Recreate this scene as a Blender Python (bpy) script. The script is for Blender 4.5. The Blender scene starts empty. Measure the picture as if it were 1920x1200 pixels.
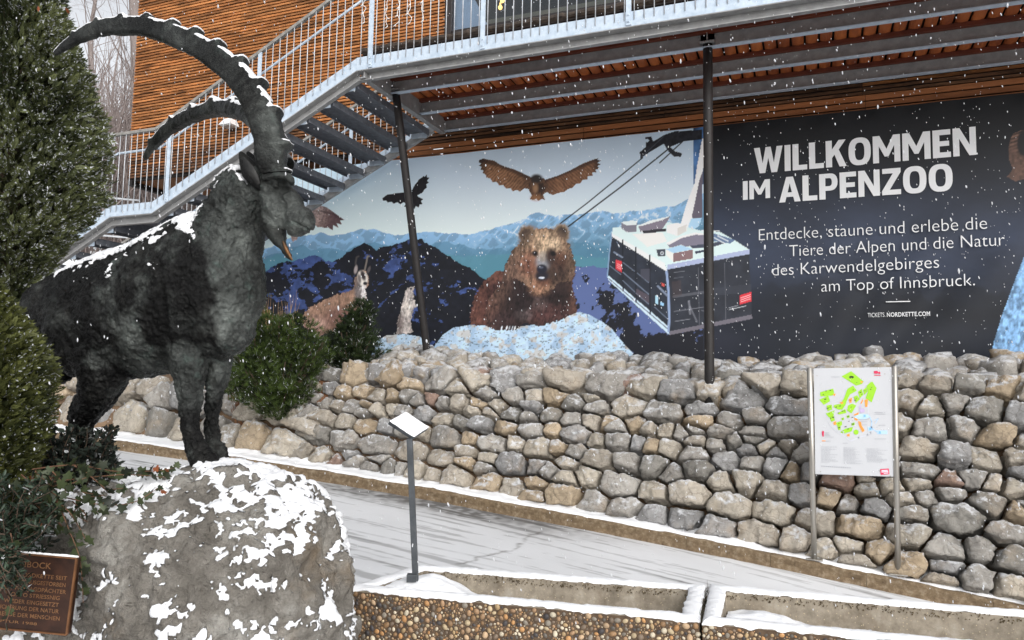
import bpy, bmesh, math, random
import numpy as np
from mathutils import Matrix, Vector

# ------------------------------------------------------------------ camera, world, sun, exposure
scene = bpy.context.scene
COL = scene.collection
EYE = np.array([0.0, 0.0, 1.75])
FPX, PW, PH = 1400.0, 1920.0, 1200.0
YAW, PITCH, ROLL = math.radians(21.777), math.radians(4.852), math.radians(1.037)
_f = np.array([-math.sin(YAW)*math.cos(PITCH), math.cos(YAW)*math.cos(PITCH), math.sin(PITCH)])
_r = np.array([math.cos(YAW), math.sin(YAW), 0.0]); _u = np.cross(_r, _f)
RIGHT = _r*math.cos(ROLL) + _u*math.sin(ROLL)
UP = -_r*math.sin(ROLL) + _u*math.cos(ROLL)
FWD = _f
cam_data = bpy.data.cameras.new('camera'); cam = bpy.data.objects.new('camera', cam_data); COL.objects.link(cam)
cam_data.sensor_width = 36.0; cam_data.lens = 36.0*FPX/PW; cam_data.clip_start = 0.05; cam_data.clip_end = 2000
mw = Matrix.Identity(4)
for i in range(3):
    mw[i][0], mw[i][1], mw[i][2], mw[i][3] = RIGHT[i], UP[i], -FWD[i], EYE[i]
cam.matrix_world = mw
scene.camera = cam

world = bpy.data.worlds.new('World'); scene.world = world; world.use_nodes = True
wn = world.node_tree; wn.nodes.clear()
sky = wn.nodes.new('ShaderNodeTexSky'); sky.sky_type = 'NISHITA'; sky.sun_disc = False
SUN_EL, SUN_AZ = math.radians(31), math.radians(138)      # azimuth clockwise from +Y
sky.sun_elevation = SUN_EL; sky.sun_rotation = SUN_AZ
sky.air_density = 1.0; sky.dust_density = 2.5; sky.ozone_density = 1.0
hs = wn.nodes.new('ShaderNodeHueSaturation'); hs.inputs['Saturation'].default_value = 0.16
bg = wn.nodes.new('ShaderNodeBackground'); bg.inputs['Strength'].default_value = 0.16
wo = wn.nodes.new('ShaderNodeOutputWorld')
wn.links.new(sky.outputs[0], hs.inputs['Color']); wn.links.new(hs.outputs[0], bg.inputs['Color']); wn.links.new(bg.outputs[0], wo.inputs['Surface'])
sun_d = bpy.data.lights.new('sun', 'SUN'); sun_d.energy = 0.85; sun_d.angle = math.radians(70); sun_d.color = (1.0, 0.985, 0.97)
sun = bpy.data.objects.new('sun', sun_d); COL.objects.link(sun)
sd = Vector((math.sin(SUN_AZ)*math.cos(SUN_EL), math.cos(SUN_AZ)*math.cos(SUN_EL), math.sin(SUN_EL)))
sun.rotation_euler = sd.to_track_quat('Z', 'Y').to_euler()
scene.view_settings.view_transform = 'Standard'; scene.view_settings.look = 'None'
scene.view_settings.exposure = 0.46; scene.view_settings.gamma = 1.0
scene.render.engine = 'CYCLES'
scene.cycles.max_bounces = 6; scene.cycles.transparent_max_bounces = 12

# ------------------------------------------------------------------ helpers
rng = np.random.default_rng(7)
random.seed(7)
def ray(px, py):
    return RIGHT*((px-PW/2)/FPX) + UP*((PH/2-py)/FPX) + FWD
def at_y(px, py, Y): v = ray(px, py); return EYE + v*(Y/v[1])
def at_d(px, py, d): return EYE + ray(px, py)*d
def at_z(px, py, z): v = ray(px, py); return EYE + v*((z-EYE[2])/v[2])
def to_px(P):
    q = np.asarray(P) - EYE; d = q@FWD
    return PW/2 + FPX*(q@RIGHT)/d, PH/2 - FPX*(q@UP)/d
def lin(c):
    c = np.asarray(c, float)/255.0
    return np.where(c <= 0.04045, c/12.92, ((c+0.055)/1.055)**2.4)
def C(r, g, b): v = lin([r, g, b]); return (float(v[0]), float(v[1]), float(v[2]), 1.0)
def lerp(a, b, t): return a + (b-a)*t
def sstep(a, b, x): t = np.clip((x-a)/(b-a), 0, 1); return t*t*(3-2*t)

def _hash(ix, iy, iz, seed):
    h = (ix.astype(np.int64)*374761393 + iy.astype(np.int64)*668265263 + iz.astype(np.int64)*2147483647 + seed*974711) & 0x7fffffff
    h = ((h ^ (h >> 13))*1274126177) & 0x7fffffff
    h = ((h ^ (h >> 15))*2246822519) & 0x7fffffff
    return ((h ^ (h >> 16)) & 0xffff)/32767.5 - 1.0
def vnoise(P, seed=0):
    P = np.asarray(P, float)
    I = np.floor(P).astype(np.int64); f = P-I; f = f*f*f*(f*(f*6-15)+10)
    out = 0
    for dx in (0, 1):
        wx = f[:, 0] if dx else 1-f[:, 0]
        for dy in (0, 1):
            wy = f[:, 1] if dy else 1-f[:, 1]
            for dz in (0, 1):
                wz = f[:, 2] if dz else 1-f[:, 2]
                out = out + wx*wy*wz*_hash(I[:, 0]+dx, I[:, 1]+dy, I[:, 2]+dz, seed)
    return out
def fbm(P, octv=4, seed=0, gain=0.5):
    P = np.asarray(P, float); a = 1.0; s = 0; t = 0
    for o in range(octv):
        s = s + a*vnoise(P*(2.03**o)+o*17.3, seed+o*31); t += a; a *= gain
    return s/t*1.6
def ridged(P, octv=4, seed=0):
    P = np.asarray(P, float); a = 1.0; s = 0; t = 0
    for o in range(octv):
        s = s + a*(1-np.abs(vnoise(P*(2.1**o)+o*11.7, seed+o*31))*1.9); t += a; a *= 0.5
    return s/t
def nrm(v): v = np.asarray(v, float); return v/np.linalg.norm(v)
def xy3(x, y, z=0.0): return np.stack([np.asarray(x, float).ravel(), np.asarray(y, float).ravel(), np.full(np.size(x), float(z))], 1)

ORIGIN = {}
def thing(name, label, cat, loc=(0, 0, 0), group=None, kind=None):
    o = bpy.data.objects.new(name, None); COL.objects.link(o); o.location = [float(v) for v in loc]
    o.empty_display_size = 0.1
    o['label'] = label; o['category'] = cat
    if group: o['group'] = group
    if kind: o['kind'] = kind
    ORIGIN[o.name] = np.array(loc, float)
    return o
def tag(o, label=None, cat=None, group=None, kind=None):
    if label: o['label'] = label
    if cat: o['category'] = cat
    if group: o['group'] = group
    if kind: o['kind'] = kind
    return o
def raw_mesh(name, V, F, mat=None, cols=None, smooth=False, snow=None):
    """V (n,3) array; F list of index lists or (m,k) array."""
    me = bpy.data.meshes.new(name)
    V = np.asarray(V, np.float32)
    if isinstance(F, np.ndarray):
        k = F.shape[1]; nf = F.shape[0]
        me.vertices.add(len(V)); me.vertices.foreach_set('co', V.ravel())
        me.loops.add(nf*k); me.loops.foreach_set('vertex_index', F.astype(np.int32).ravel())
        me.polygons.add(nf); me.polygons.foreach_set('loop_start', np.arange(0, nf*k, k, dtype=np.int32))
        me.update(calc_edges=True)
    else:
        me.from_pydata(V.tolist(), [], F)
    if cols is not None:
        cols = np.asarray(cols, np.float32)
        if cols.shape[1] == 3: cols = np.concatenate([cols, np.ones((len(cols), 1), np.float32)], 1)
        at = me.color_attributes.new('Col', 'FLOAT_COLOR', 'POINT'); at.data.foreach_set('color', cols.ravel())
    if snow is not None:
        at = me.attributes.new('snow', 'FLOAT', 'POINT'); at.data.foreach_set('value', np.asarray(snow, np.float32))
    if smooth: me.polygons.foreach_set('use_smooth', np.ones(len(me.polygons), bool))
    if mat: me.materials.append(mat)
    me.update(); me.validate()
    return me
def obj(name, V, F, mat, parent=None, cols=None, smooth=False, snow=None, bevel=0, label=None):
    """V in world coordinates; parented under parent, or its own origin at its base when top level."""
    V = np.asarray(V, float)
    if parent is not None: org = ORIGIN[parent.name]
    else: org = np.array([V[:, 0].mean(), V[:, 1].mean(), V[:, 2].min()])
    me = raw_mesh(name, V-org, F, mat, cols, smooth, snow)
    o = bpy.data.objects.new(name, me); COL.objects.link(o)
    ORIGIN[o.name] = org
    if parent is not None: o.parent = parent
    else: o.location = [float(v) for v in org]
    if bevel:
        m = o.modifiers.new('bevel', 'BEVEL'); m.width = bevel; m.segments = 2; m.limit_method = 'ANGLE'; m.harden_normals = False
    if label: o['label'] = label
    return o

class MB:
    def __init__(s): s.V = []; s.F = []; s.K = []; s.n = 0
    def add(s, V, F, col=None):
        V = np.asarray(V, float); s.V.append(V)
        s.F += [[int(i)+s.n for i in f] for f in F]; s.n += len(V)
        if col is not None: s.K.append(np.tile(np.asarray(col, float)[:3], (len(V), 1)))
    def box(s, c, size, ax=None, col=None):
        c = np.asarray(c, float); h = np.asarray(size, float)/2
        ax = np.eye(3) if ax is None else np.asarray(ax, float)
        q = np.array([[x, y, z] for z in (-1, 1) for y in (-1, 1) for x in (-1, 1)])*h
        s.add(c+q@ax, [(0, 2, 3, 1), (4, 5, 7, 6), (0, 1, 5, 4), (2, 6, 7, 3), (0, 4, 6, 2), (1, 3, 7, 5)], col)
    def bar(s, p0, p1, w, h, side=(0, 1, 0), col=None, ext=0):
        """bar from p0 to p1; w along 'side', h along the third axis"""
        p0 = np.asarray(p0, float); p1 = np.asarray(p1, float); a = nrm(p1-p0); L = np.linalg.norm(p1-p0)
        sd_ = np.asarray(side, float); sd_ = nrm(sd_-a*(sd_@a)); t = np.cross(a, sd_)
        s.box((p0+p1)/2, (L+2*ext, w, h), [a, sd_, t], col)
    def prism(s, poly, d, col=None):
        """poly (n,3) planar, extruded by vector d"""
        poly = np.asarray(poly, float); n = len(poly); d = np.asarray(d, float)
        F = [list(range(n))[::-1], [n+i for i in range(n)]] + [[i, (i+1) % n, n+(i+1) % n, n+i] for i in range(n)]
        s.add(np.concatenate([poly, poly+d]), F, col)
    def tube(s, path, rad, n=8, ref=None, flat=None, col=None, cap=True):
        path = np.asarray(path, float); m = len(path); rad = np.broadcast_to(np.asarray(rad, float), (m,))
        fl = np.broadcast_to(np.asarray(rad if flat is None else flat, float), (m,))
        T = np.gradient(path, axis=0); T /= np.linalg.norm(T, axis=1)[:, None]+1e-12
        V = []
        rf = np.asarray(ref if ref is not None else (0.123, 0.9, 0.31), float)
        for i in range(m):
            a = rf-T[i]*(rf@T[i])
            if np.linalg.norm(a) < 1e-4: a = np.array([1, 0, 0])-T[i]*T[i][0]
            a = nrm(a); b = np.cross(T[i], a)
            th = np.arange(n)*2*math.pi/n
            V.append(path[i] + np.cos(th)[:, None]*a*fl[i] + np.sin(th)[:, None]*b*rad[i])
            if ref is None: rf = a
        F = [[i*n+j, i*n+(j+1) % n, (i+1)*n+(j+1) % n, (i+1)*n+j] for i in range(m-1) for j in range(n)]
        if cap: F += [list(range(n))[::-1], [(m-1)*n+j for j in range(n)]]
        s.add(np.concatenate(V), F, col)
    def ell(s, c, r, ax=None, sub=3, col=None):
        D, F = ico(sub); ax = np.eye(3) if ax is None else np.asarray(ax, float)
        s.add(np.asarray(c, float)+(D*np.asarray(r, float))@ax, F, col)
    def build(s, name, mat, parent=None, smooth=False, bevel=0, label=None):
        V = np.concatenate(s.V); K = np.concatenate(s.K) if s.K else None
        return obj(name, V, s.F, mat, parent, K, smooth, None, bevel, label)
_ico = {}
def ico(sub):
    if sub not in _ico:
        bm = bmesh.new(); bmesh.ops.create_icosphere(bm, subdivisions=sub, radius=1.0)
        bm.verts.ensure_lookup_table()
        _ico[sub] = (np.array([v.co[:] for v in bm.verts]), np.array([[v.index for v in f.verts] for f in bm.faces])); bm.free()
    return _ico[sub]
def catmull(pts, n):
    P = np.asarray(pts, float); k = len(P); t = np.linspace(0, k-1, n); out = []
    for x in t:
        i = min(int(x), k-2); f = x-i
        p0, p1, p2, p3 = P[max(i-1, 0)], P[i], P[i+1], P[min(i+2, k-1)]
        out.append(0.5*((2*p1)+(-p0+p2)*f+(2*p0-5*p1+4*p2-p3)*f*f+(-p0+3*p1-3*p2+p3)*f**3))
    return np.array(out)

# ------------------------------------------------------------------ materials
class N:
    """small node-tree helper"""
    def __init__(s, name):
        s.m = bpy.data.materials.new(name); s.m.use_nodes = True; s.t = s.m.node_tree
        s.b = s.t.nodes['Principled BSDF']; s.out = s.t.nodes['Material Output']
    def n(s, typ, **kw):
        x = s.t.nodes.new(typ)
        for k, v in kw.items():
            if k in x.inputs: x.inputs[k].default_value = v
            else: setattr(x, k, v)
        return x
    def l(s, a, b): s.t.links.new(a, b)
    def coord(s, scale=(1, 1, 1), kind='Object'):
        tc = s.n('ShaderNodeTexCoord'); mp = s.n('ShaderNodeMapping'); mp.inputs['Scale'].default_value = scale
        s.l(tc.outputs[kind], mp.inputs['Vector']); return mp.outputs[0]
    def noise(s, vec, scale, detail=6, rough=0.6, dist=0):
        x = s.n('ShaderNodeTexNoise', Scale=scale, Detail=detail, Roughness=rough, Distortion=dist); s.l(vec, x.inputs['Vector']); return x.outputs['Fac']
    def ramp(s, fac, stops):
        x = s.n('ShaderNodeValToRGB'); e = x.color_ramp.elements
        while len(e) < len(stops): e.new(0.5)
        for i, (p, c) in enumerate(stops):
            e[i].position = p; e[i].color = c if hasattr(c, '__len__') else (c, c, c, 1)
        s.l(fac, x.inputs[0]); return x.outputs[0]
    def mix(s, fac, a, b, mode='MIX'):
        x = s.n('ShaderNodeMix', data_type='RGBA', blend_type=mode)
        for v, i in ((fac, 0), (a, 6), (b, 7)):
            if hasattr(v, 'is_linked'): s.l(v, x.inputs[i])
            else: x.inputs[i].default_value = v
        return x.outputs[2]
    def math(s, op, a, b=0.0, clamp=False):
        x = s.n('ShaderNodeMath', operation=op); x.use_clamp = clamp
        for v, i in ((a, 0), (b, 1)):
            if hasattr(v, 'is_linked'): s.l(v, x.inputs[i])
            else: x.inputs[i].default_value = v
        return x.outputs[0]
    def attr(s, name): x = s.n('ShaderNodeAttribute', attribute_name=name); return x
    def base(s, c):
        if hasattr(c, 'is_linked'): s.l(c, s.b.inputs['Base Color'])
        else: s.b.inputs['Base Color'].default_value = c
    def set(s, rough=None, metal=None, spec=None):
        for k, v in (('Roughness', rough), ('Metallic', metal), ('Specular IOR Level', spec)):
            if v is None: continue
            if hasattr(v, 'is_linked'): s.l(v, s.b.inputs[k])
            else: s.b.inputs[k].default_value = v
    def bump(s, h, strength=0.3, dist=0.01, prev=None):
        x = s.n('ShaderNodeBump', Strength=strength, Distance=dist); s.l(h, x.inputs['Height'])
        if prev is not None: s.l(prev, x.inputs['Normal'])
        s.l(x.outputs[0], s.b.inputs['Normal']); return x.outputs[0]
    def upz(s):
        g = s.n('ShaderNodeNewGeometry'); sp = s.n('ShaderNodeSeparateXYZ'); s.l(g.outputs['Normal'], sp.inputs[0]); return sp.outputs['Z']

SNOW = (0.78, 0.79, 0.81, 1)
def varied(name, c1, c2, scale=8, rough=0.6, metal=0.0, bump=0.2, bscale=40, bdist=0.004, stretch=(1, 1, 1), spec=0.5, snow=None):
    k = N(name); v = k.coord(stretch)
    f = k.noise(v, scale); col = k.ramp(f, [(0.3, c1), (0.7, c2)])
    if snow:
        f2 = k.noise(k.coord(), snow[1], 5, 0.65)
        msk = k.ramp(k.math('ADD', k.upz(), k.math('MULTIPLY', k.math('SUBTRACT', f2, 0.5), snow[2])), [(snow[0]-0.06, 0.0), (snow[0]+0.06, 1.0)])
        col = k.mix(msk, col, SNOW)
    k.base(col); k.set(rough, metal, spec)
    k.bump(k.noise(v, bscale, 4), bump, bdist)
    return k.m
def plain_attr(name, rough=0.6, metal=0.0, spec=0.4, bump=0.0, bscale=60, bdist=0.003, stretch=(1, 1, 1), var=0.0, vscale=20, snow=None, trans=0.0):
    k = N(name); a = k.attr('Col').outputs['Color']; v = k.coord(stretch)
    if var: a = k.mix(1.0, a, k.ramp(k.noise(v, vscale), [(0.25, 1-var), (0.75, 1.0+0.0*var)]), 'MULTIPLY')
    if snow:
        f2 = k.noise(k.coord(), snow[1], 5, 0.65)
        msk = k.ramp(k.math('ADD', k.upz(), k.math('MULTIPLY', k.math('SUBTRACT', f2, 0.5), snow[2])), [(snow[0]-0.06, 0.0), (snow[0]+0.06, 1.0)])
        a = k.mix(msk, a, SNOW)
    k.base(a); k.set(rough, metal, spec)
    if bump: k.bump(k.noise(v, bscale, 4), bump, bdist)
    return k.m
M = {}
M['galv'] = varied('galvanised_steel', C(170, 186, 202), C(200, 212, 224), 14, 0.5, 0.05, 0.1, 60, 0.001)
M['galv_dark'] = varied('dull_steel', C(132, 132, 132), C(160, 160, 160), 9, 0.55, 0.05, 0.15, 50, 0.001)
M['tread'] = varied('dark_grating_steel', C(84, 87, 94), C(116, 119, 126), 16, 0.6, 0.1, 0.2, 80, 0.002)
M['rod'] = varied('bright_zinc_rod', C(175, 180, 185), C(205, 208, 212), 10, 0.45, 0.2, 0.05, 60, 0.001)
M['handrail'] = varied('weathered_zinc_handrail', C(120, 118, 114), C(165, 162, 156), 12, 0.6, 0.2, 0.15, 60, 0.001, snow=(0.72, 14, 0.5))
M['black_pole'] = varied('brown_black_paint', C(20, 17, 17), C(34, 29, 28), 10, 0.62, 0.0, 0.2, 60, 0.001)
M['stainless'] = varied('brushed_stainless', C(150, 146, 140), C(190, 186, 178), 30, 0.35, 0.75, 0.08, 90, 0.0006, (1, 1, 0.05))
M['post_steel'] = varied('dark_painted_steel', C(58, 62, 66), C(86, 90, 94), 14, 0.5, 0.3, 0.2, 70, 0.001)
M['dark'] = varied('dark_backing', C(24, 18, 16), C(36, 28, 24), 4, 0.9, 0, 0.1)
M['snow'] = varied('snow_cover', (0.83, 0.84, 0.86, 1), (0.88, 0.89, 0.91, 1), 10, 0.7, 0, 0.6, 45, 0.008, spec=0.3)
# ------------------------------------------------------------------ ground levels
def zk(X): X = np.clip(np.asarray(X, float), -14, 6); return 0.406-0.0683*(X+2.9)-0.0034*(X+2.9)*(X+9.9)     # kerb top
def zr(X): return zk(X)-0.13                                                                                  # road
YK = 7.80                                                                                                      # kerb face
def grid(nx, ny):
    i = np.arange(nx*ny).reshape(ny, nx)
    return np.stack([i[:-1, :-1].ravel(), i[:-1, 1:].ravel(), i[1:, 1:].ravel(), i[1:, :-1].ravel()], 1)

# ground sheet: one big snowy sheet reaching the horizon, following the hillside
def ground_z(X, Y):
    near = zr(X)-0.03
    hill = 1.75 + 0.085*np.clip(Y-10.5, 0, 60)
    t = sstep(8.4, 10.0, Y)
    z = near*(1-t)+hill*t
    far = sstep(25, 60, np.abs(X))*(Y < 8.5)
    return z - far*0.02*np.clip(np.abs(X)-25, 0, 400)*(Y < 8.5)
gx = np.unique(np.concatenate([np.linspace(-400, -20, 40), np.linspace(-20, 12, 90), np.linspace(12, 400, 40)]))
gy = np.unique(np.concatenate([np.linspace(-300, -6, 30), np.linspace(-6, 16, 70), np.linspace(16, 500, 50)]))
GX, GY = np.meshgrid(gx, gy)
GZ = ground_z(GX, GY)
k = N('snowy_ground'); f = k.noise(k.coord(), 1.2, 8, 0.65); k.base(k.ramp(f, [(0.36, C(92, 82, 74)), (0.5, C(170, 166, 162)), (0.62, SNOW)])); k.set(0.85)
k.bump(k.noise(k.coord(), 6, 6), 0.5, 0.05); M['ground'] = k.m
o = obj('ground', np.stack([GX.ravel(), GY.ravel(), GZ.ravel()], 1), grid(len(gx), len(gy)), M['ground'], smooth=True); o['kind'] = 'structure'

# road: trodden wet snow, the wetness and the crack are stains in the surface
rx = np.linspace(-13.5, 5.5, 960); ry = np.linspace(1.0, YK+0.02, 330)
RX, RY = np.meshgrid(rx, ry)
RZ = zr(RX)+0.004*fbm(xy3(RX*1.5, RY*1.5), 3, 5).reshape(RX.shape)
P3 = xy3(RX, RY)
along = np.stack([RX.ravel()*0.35+RY.ravel()*0.05, RY.ravel()*5.0+RX.ravel()*0.55, 0*RX.ravel()], 1)
streak = fbm(along*1.3, 4, 11)
streak2 = fbm(along*3.5+4, 3, 12)
blot = fbm(P3*0.8, 4, 13)
fine = fbm(P3*14, 3, 14)
def blob(px, py, rx_, ry_):
    c = at_y(px, py, 7.4)
    for _ in range(6):
        c = at_z(px, py, float(zr(c[0])))
    return np.exp(-(((RX-c[0])/rx_)**2+((RY-c[1])/ry_)**2)).ravel()
wet = 0.95*blob(905, 962, 1.3, 0.42)+0.75*blob(740, 930, 1.1, 0.35)+0.5*blob(620, 915, 0.9, 0.3)
cover = 0.86+0.10*blot-0.42*sstep(0.40, 0.62, streak+0.12*blot)-0.35*sstep(0.45, 0.7, streak2)-wet*(0.62+0.25*fine)
for c0, sl, wdt in ((6.05, 0.02, 0.018), (5.86, 0.02, 0.014), (5.35, 0.05, 0.016)):      # tyre lines
    dist = np.abs(RY-(c0+sl*(RX+3)+0.05*np.sin(RX*0.7))).ravel()
    cover -= 0.38*np.exp(-(dist/wdt)**2)*sstep(-5.6, -4.6, RX.ravel())*(1-sstep(-2.6, -1.8, RX.ravel()))*(0.7+0.5*fine)
cover = np.clip(cover, 0, 1)
snowc = np.array([0.83, 0.84, 0.86]); asph = np.array([0.14, 0.138, 0.135])
rc = asph+(snowc-asph)*cover[:, None]
# crack with a weedy joint
cp = [(862, 1058), (905, 1045), (965, 1030), (985, 1012), (1010, 997)]
cw = []
for p in cp:
    c = at_y(*p, 6)
    for _ in range(8): c = at_z(*p, float(zr(c[0])))
    cw.append(c[:2])
cw = catmull(np.array(cw), 60)
cdm = np.full(RX.size, 9.0)
wob = 0.03*fbm(P3*9, 3, 15)
for a in cw: cdm = np.minimum(cdm, np.hypot(RX.ravel()-a[0]+wob, RY.ravel()-a[1]+wob))
rc = rc+(np.array([0.09, 0.08, 0.07])-rc)*(np.exp(-(cdm/0.016)**2)*(0.55+0.45*fine))[:, None].clip(0, 1)
k = N('trodden_snow_road'); k.base(k.attr('Col').outputs['Color']); k.set(0.62, 0, 0.35); k.bump(k.noise(k.coord((0.5, 1, 1)), 22, 6, 0.65), 0.25, 0.02)
o = obj('road', np.stack([RX.ravel(), RY.ravel(), RZ.ravel()], 1), grid(len(rx), len(ry)), k.m, cols=rc.clip(0, 1), smooth=True); o['kind'] = 'structure'

# kerb: run of rough stone kerbstones, and the snow lying behind it
t_kerb = thing('kerb', 'long brown rough stone kerb along the foot of the boulder wall', 'kerb', (0, YK, float(zr(0))), kind='structure')
k = N('kerb_stone'); v = k.coord(); f = k.noise(v, 18, 6, 0.7)
k.base(k.ramp(f, [(0.25, C(92, 74, 54)), (0.5, C(132, 112, 86)), (0.75, C(172, 156, 132))])); k.set(0.85); k.bump(k.noise(v, 40, 6, 0.75), 1.0, 0.03); M['kerb'] = k.m
x = -13.5
while x < 5.4:
    L = random.uniform(0.75, 1.15); x1 = min(x+L, 5.45)
    n = 40; xs = np.linspace(x+0.0015, x1-0.0015, n)
    prof = [(0.0, -0.06), (0.012, 0.05), (0.0, 0.105), (0.03, 0.128), (0.14, 0.13), (0.14, -0.06)]
    V = []
    for q in xs:
        for (dy, dz) in prof:
            V.append([q, YK+dy, float(zr(q))+dz])
    V = np.array(V); V[:, 1] += 0.012*fbm(V*9, 4, 3); V[:, 2] += 0.009*fbm(V*8+5, 4, 4)
    np_ = len(prof)
    F = [[i*np_+j, (i+1)*np_+j, (i+1)*np_+(j+1) % np_, i*np_+(j+1) % np_] for i in range(n-1) for j in range(np_)]
    F += [list(range(np_)), [(n-1)*np_+j for j in range(np_)][::-1]]
    obj('kerbstone', V, F, M['kerb'], t_kerb)
    x = x1
sx = np.linspace(-13.5, 5.45, 900); sy = np.linspace(YK+0.03, 8.35, 26)
SX, SY = np.meshgrid(sx, sy)
edge = YK+0.055+0.03*fbm(xy3(sx*3, sx*0), 4, 21)
SYY = edge[None, :]+(SY-sy[0])/(sy[-1]-sy[0])*(sy[-1]-edge[None, :])
tt = (SY-sy[0])/(sy[-1]-sy[0])
SZ = zk(SX)+0.003+0.022*np.clip(tt*9, 0, 1)**0.5+0.025*fbm(xy3(SX*5, SYY*5), 4, 22).reshape(SX.shape)*np.clip(tt*4, 0, 1)+0.10*np.clip(tt-0.35, 0, 1)
SZ[0] = zk(SX[0])-0.004
o = obj('snow_strip', np.stack([SX.ravel(), SYY.ravel(), SZ.ravel()], 1), grid(len(sx), len(sy)), M['snow'], smooth=True); o['kind'] = 'structure'

# ------------------------------------------------------------------ the wooden building
FY = 10.5
bld = thing('timber_building', 'building clad in orange larch slats with a long window above the steel balcony', 'building', (-4, FY, 1.75))
k = N('larch_slats'); a = k.attr('Col').outputs['Color']; v = k.coord((0.5, 1, 5))
dk = k.ramp(k.noise(v, 2.6, 8, 0.72), [(0.44, 1.0), (0.62, 0.20)])
dk2 = k.ramp(k.noise(k.coord((1.2, 1, 14)), 9, 4, 0.6), [(0.3, 0.55), (0.62, 1.0)])
a = k.mix(1.0, a, dk, 'MULTIPLY'); a = k.mix(1.0, a, dk2, 'MULTIPLY')
k.base(a); k.set(0.65, 0, 0.3); k.bump(k.noise(k.coord((2, 1, 40)), 12, 3), 0.2, 0.003); M['larch'] = k.m
def slats(name, X0, X1, Z0, Z1, pitch, gap, Y, tone, holes=(), pw=2.6, dark_low=None, mat='larch'):
    mb = MB(); r = random.Random(5)
    z = Z0
    joints = [X0+i*pw+r.uniform(-0.05, 0.05) for i in range(1, int((X1-X0)/pw)+1)]
    while z < Z1:
        xs = [X0]+[j for j in joints if X0+0.3 < j < X1-0.3]+[X1]
        for a_, b_ in zip(xs[:-1], xs[1:]):
            segs = [(a_+0.003, b_-0.003)]
            for (hx0, hx1, hz0, hz1) in holes:
                if hz0 < z+pitch-gap and z < hz1:
                    ns = []
                    for (p, q) in segs:
                        if q <= hx0 or p >= hx1: ns.append((p, q)); continue
                        if p < hx0: ns.append((p, hx0))
                        if q > hx1: ns.append((hx1, q))
                    segs = ns
            for (p, q) in segs:
                if q-p < 0.02: continue
                s = r.uniform(0.72, 1.15); h = r.uniform(-0.05, 0.05)
                c = np.array([tone[0]*s, tone[1]*s*(1-h), tone[2]*s*(1-2*h)])
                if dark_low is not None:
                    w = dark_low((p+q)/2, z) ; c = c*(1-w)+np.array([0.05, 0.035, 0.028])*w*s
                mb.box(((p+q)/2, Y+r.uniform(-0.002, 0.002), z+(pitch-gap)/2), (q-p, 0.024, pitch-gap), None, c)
        z += pitch
    return mb.build(name, M[mat], bld)
M['board'] = plain_attr('warm_fascia_board', 0.6, 0, 0.3, 0.2, 20, 0.003, (1, 1, 8), var=0.4, vscale=3)
ORANGE = lin([204, 134, 78])
WX0, WZ0 = -5.46, 7.40
hole = [(WX0, 6.2, WZ0-0.02, 9.6)]
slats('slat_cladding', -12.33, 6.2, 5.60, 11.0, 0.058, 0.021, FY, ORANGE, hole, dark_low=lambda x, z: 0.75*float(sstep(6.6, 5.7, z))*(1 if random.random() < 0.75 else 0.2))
slats('fascia_boards', -6.9, 6.2, 5.33, 5.60, 0.090, 0.020, FY-0.02, lin([166, 106, 66]), pw=3.8, mat='board')
mb = MB(); mb.box(((-12.33+WX0)/2-0.002, FY+0.06, 8.3), (WX0+12.33, 0.06, 5.5)); mb.box(((WX0+6.2)/2, FY+0.06, (5.3+WZ0)/2-0.1), (6.2-WX0, 0.06, WZ0-5.3-0.2)); mb.box(((WX0+6.2)/2, FY+0.06, 10.3), (6.2-WX0, 0.06, 1.4))
mb.build('backing_wall', M['dark'], bld)
# end wall with slats (left gable end) and soffit
mb = MB(); r = random.Random(9); z = 5.6
while z < 11:
    s = r.uniform(0.7, 1.1); mb.box((-12.32, FY+2.5, z+0.019), (0.024, 5.0, 0.038), None, ORANGE*s); z += 0.058
mb.build('gable_cladding', M['larch'], bld)
M['soffit'] = varied('soffit_boards', C(122, 74, 32), C(158, 102, 48), 5, 0.6, 0, 0.15, 30, 0.003, (1, 6, 1))
mb = MB()
for i in range(62):
    mb.box((-12.2+i*0.105, FY+2.6, 5.575), (0.1, 5.1, 0.03))
mb.build('soffit', M['soffit'], bld)
mb = MB(); mb.box((-12.30, FY+2.6, 5.53), (0.10, 5.16, 0.12)); mb.build('soffit_edge', M['black_pole'], bld)
mb = MB(); mb.box((-1.6, FY+0.15, 3.5), (15.6, 0.2, 3.6)); mb.box((-9.3, FY+2.9, 3.5), (0.2, 5.3, 3.6))
mb.build('plinth_wall', varied('plinth_concrete', C(70, 64, 60), C(96, 88, 82), 3, 0.9, 0, 0.2, 20, 0.004), bld)
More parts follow.
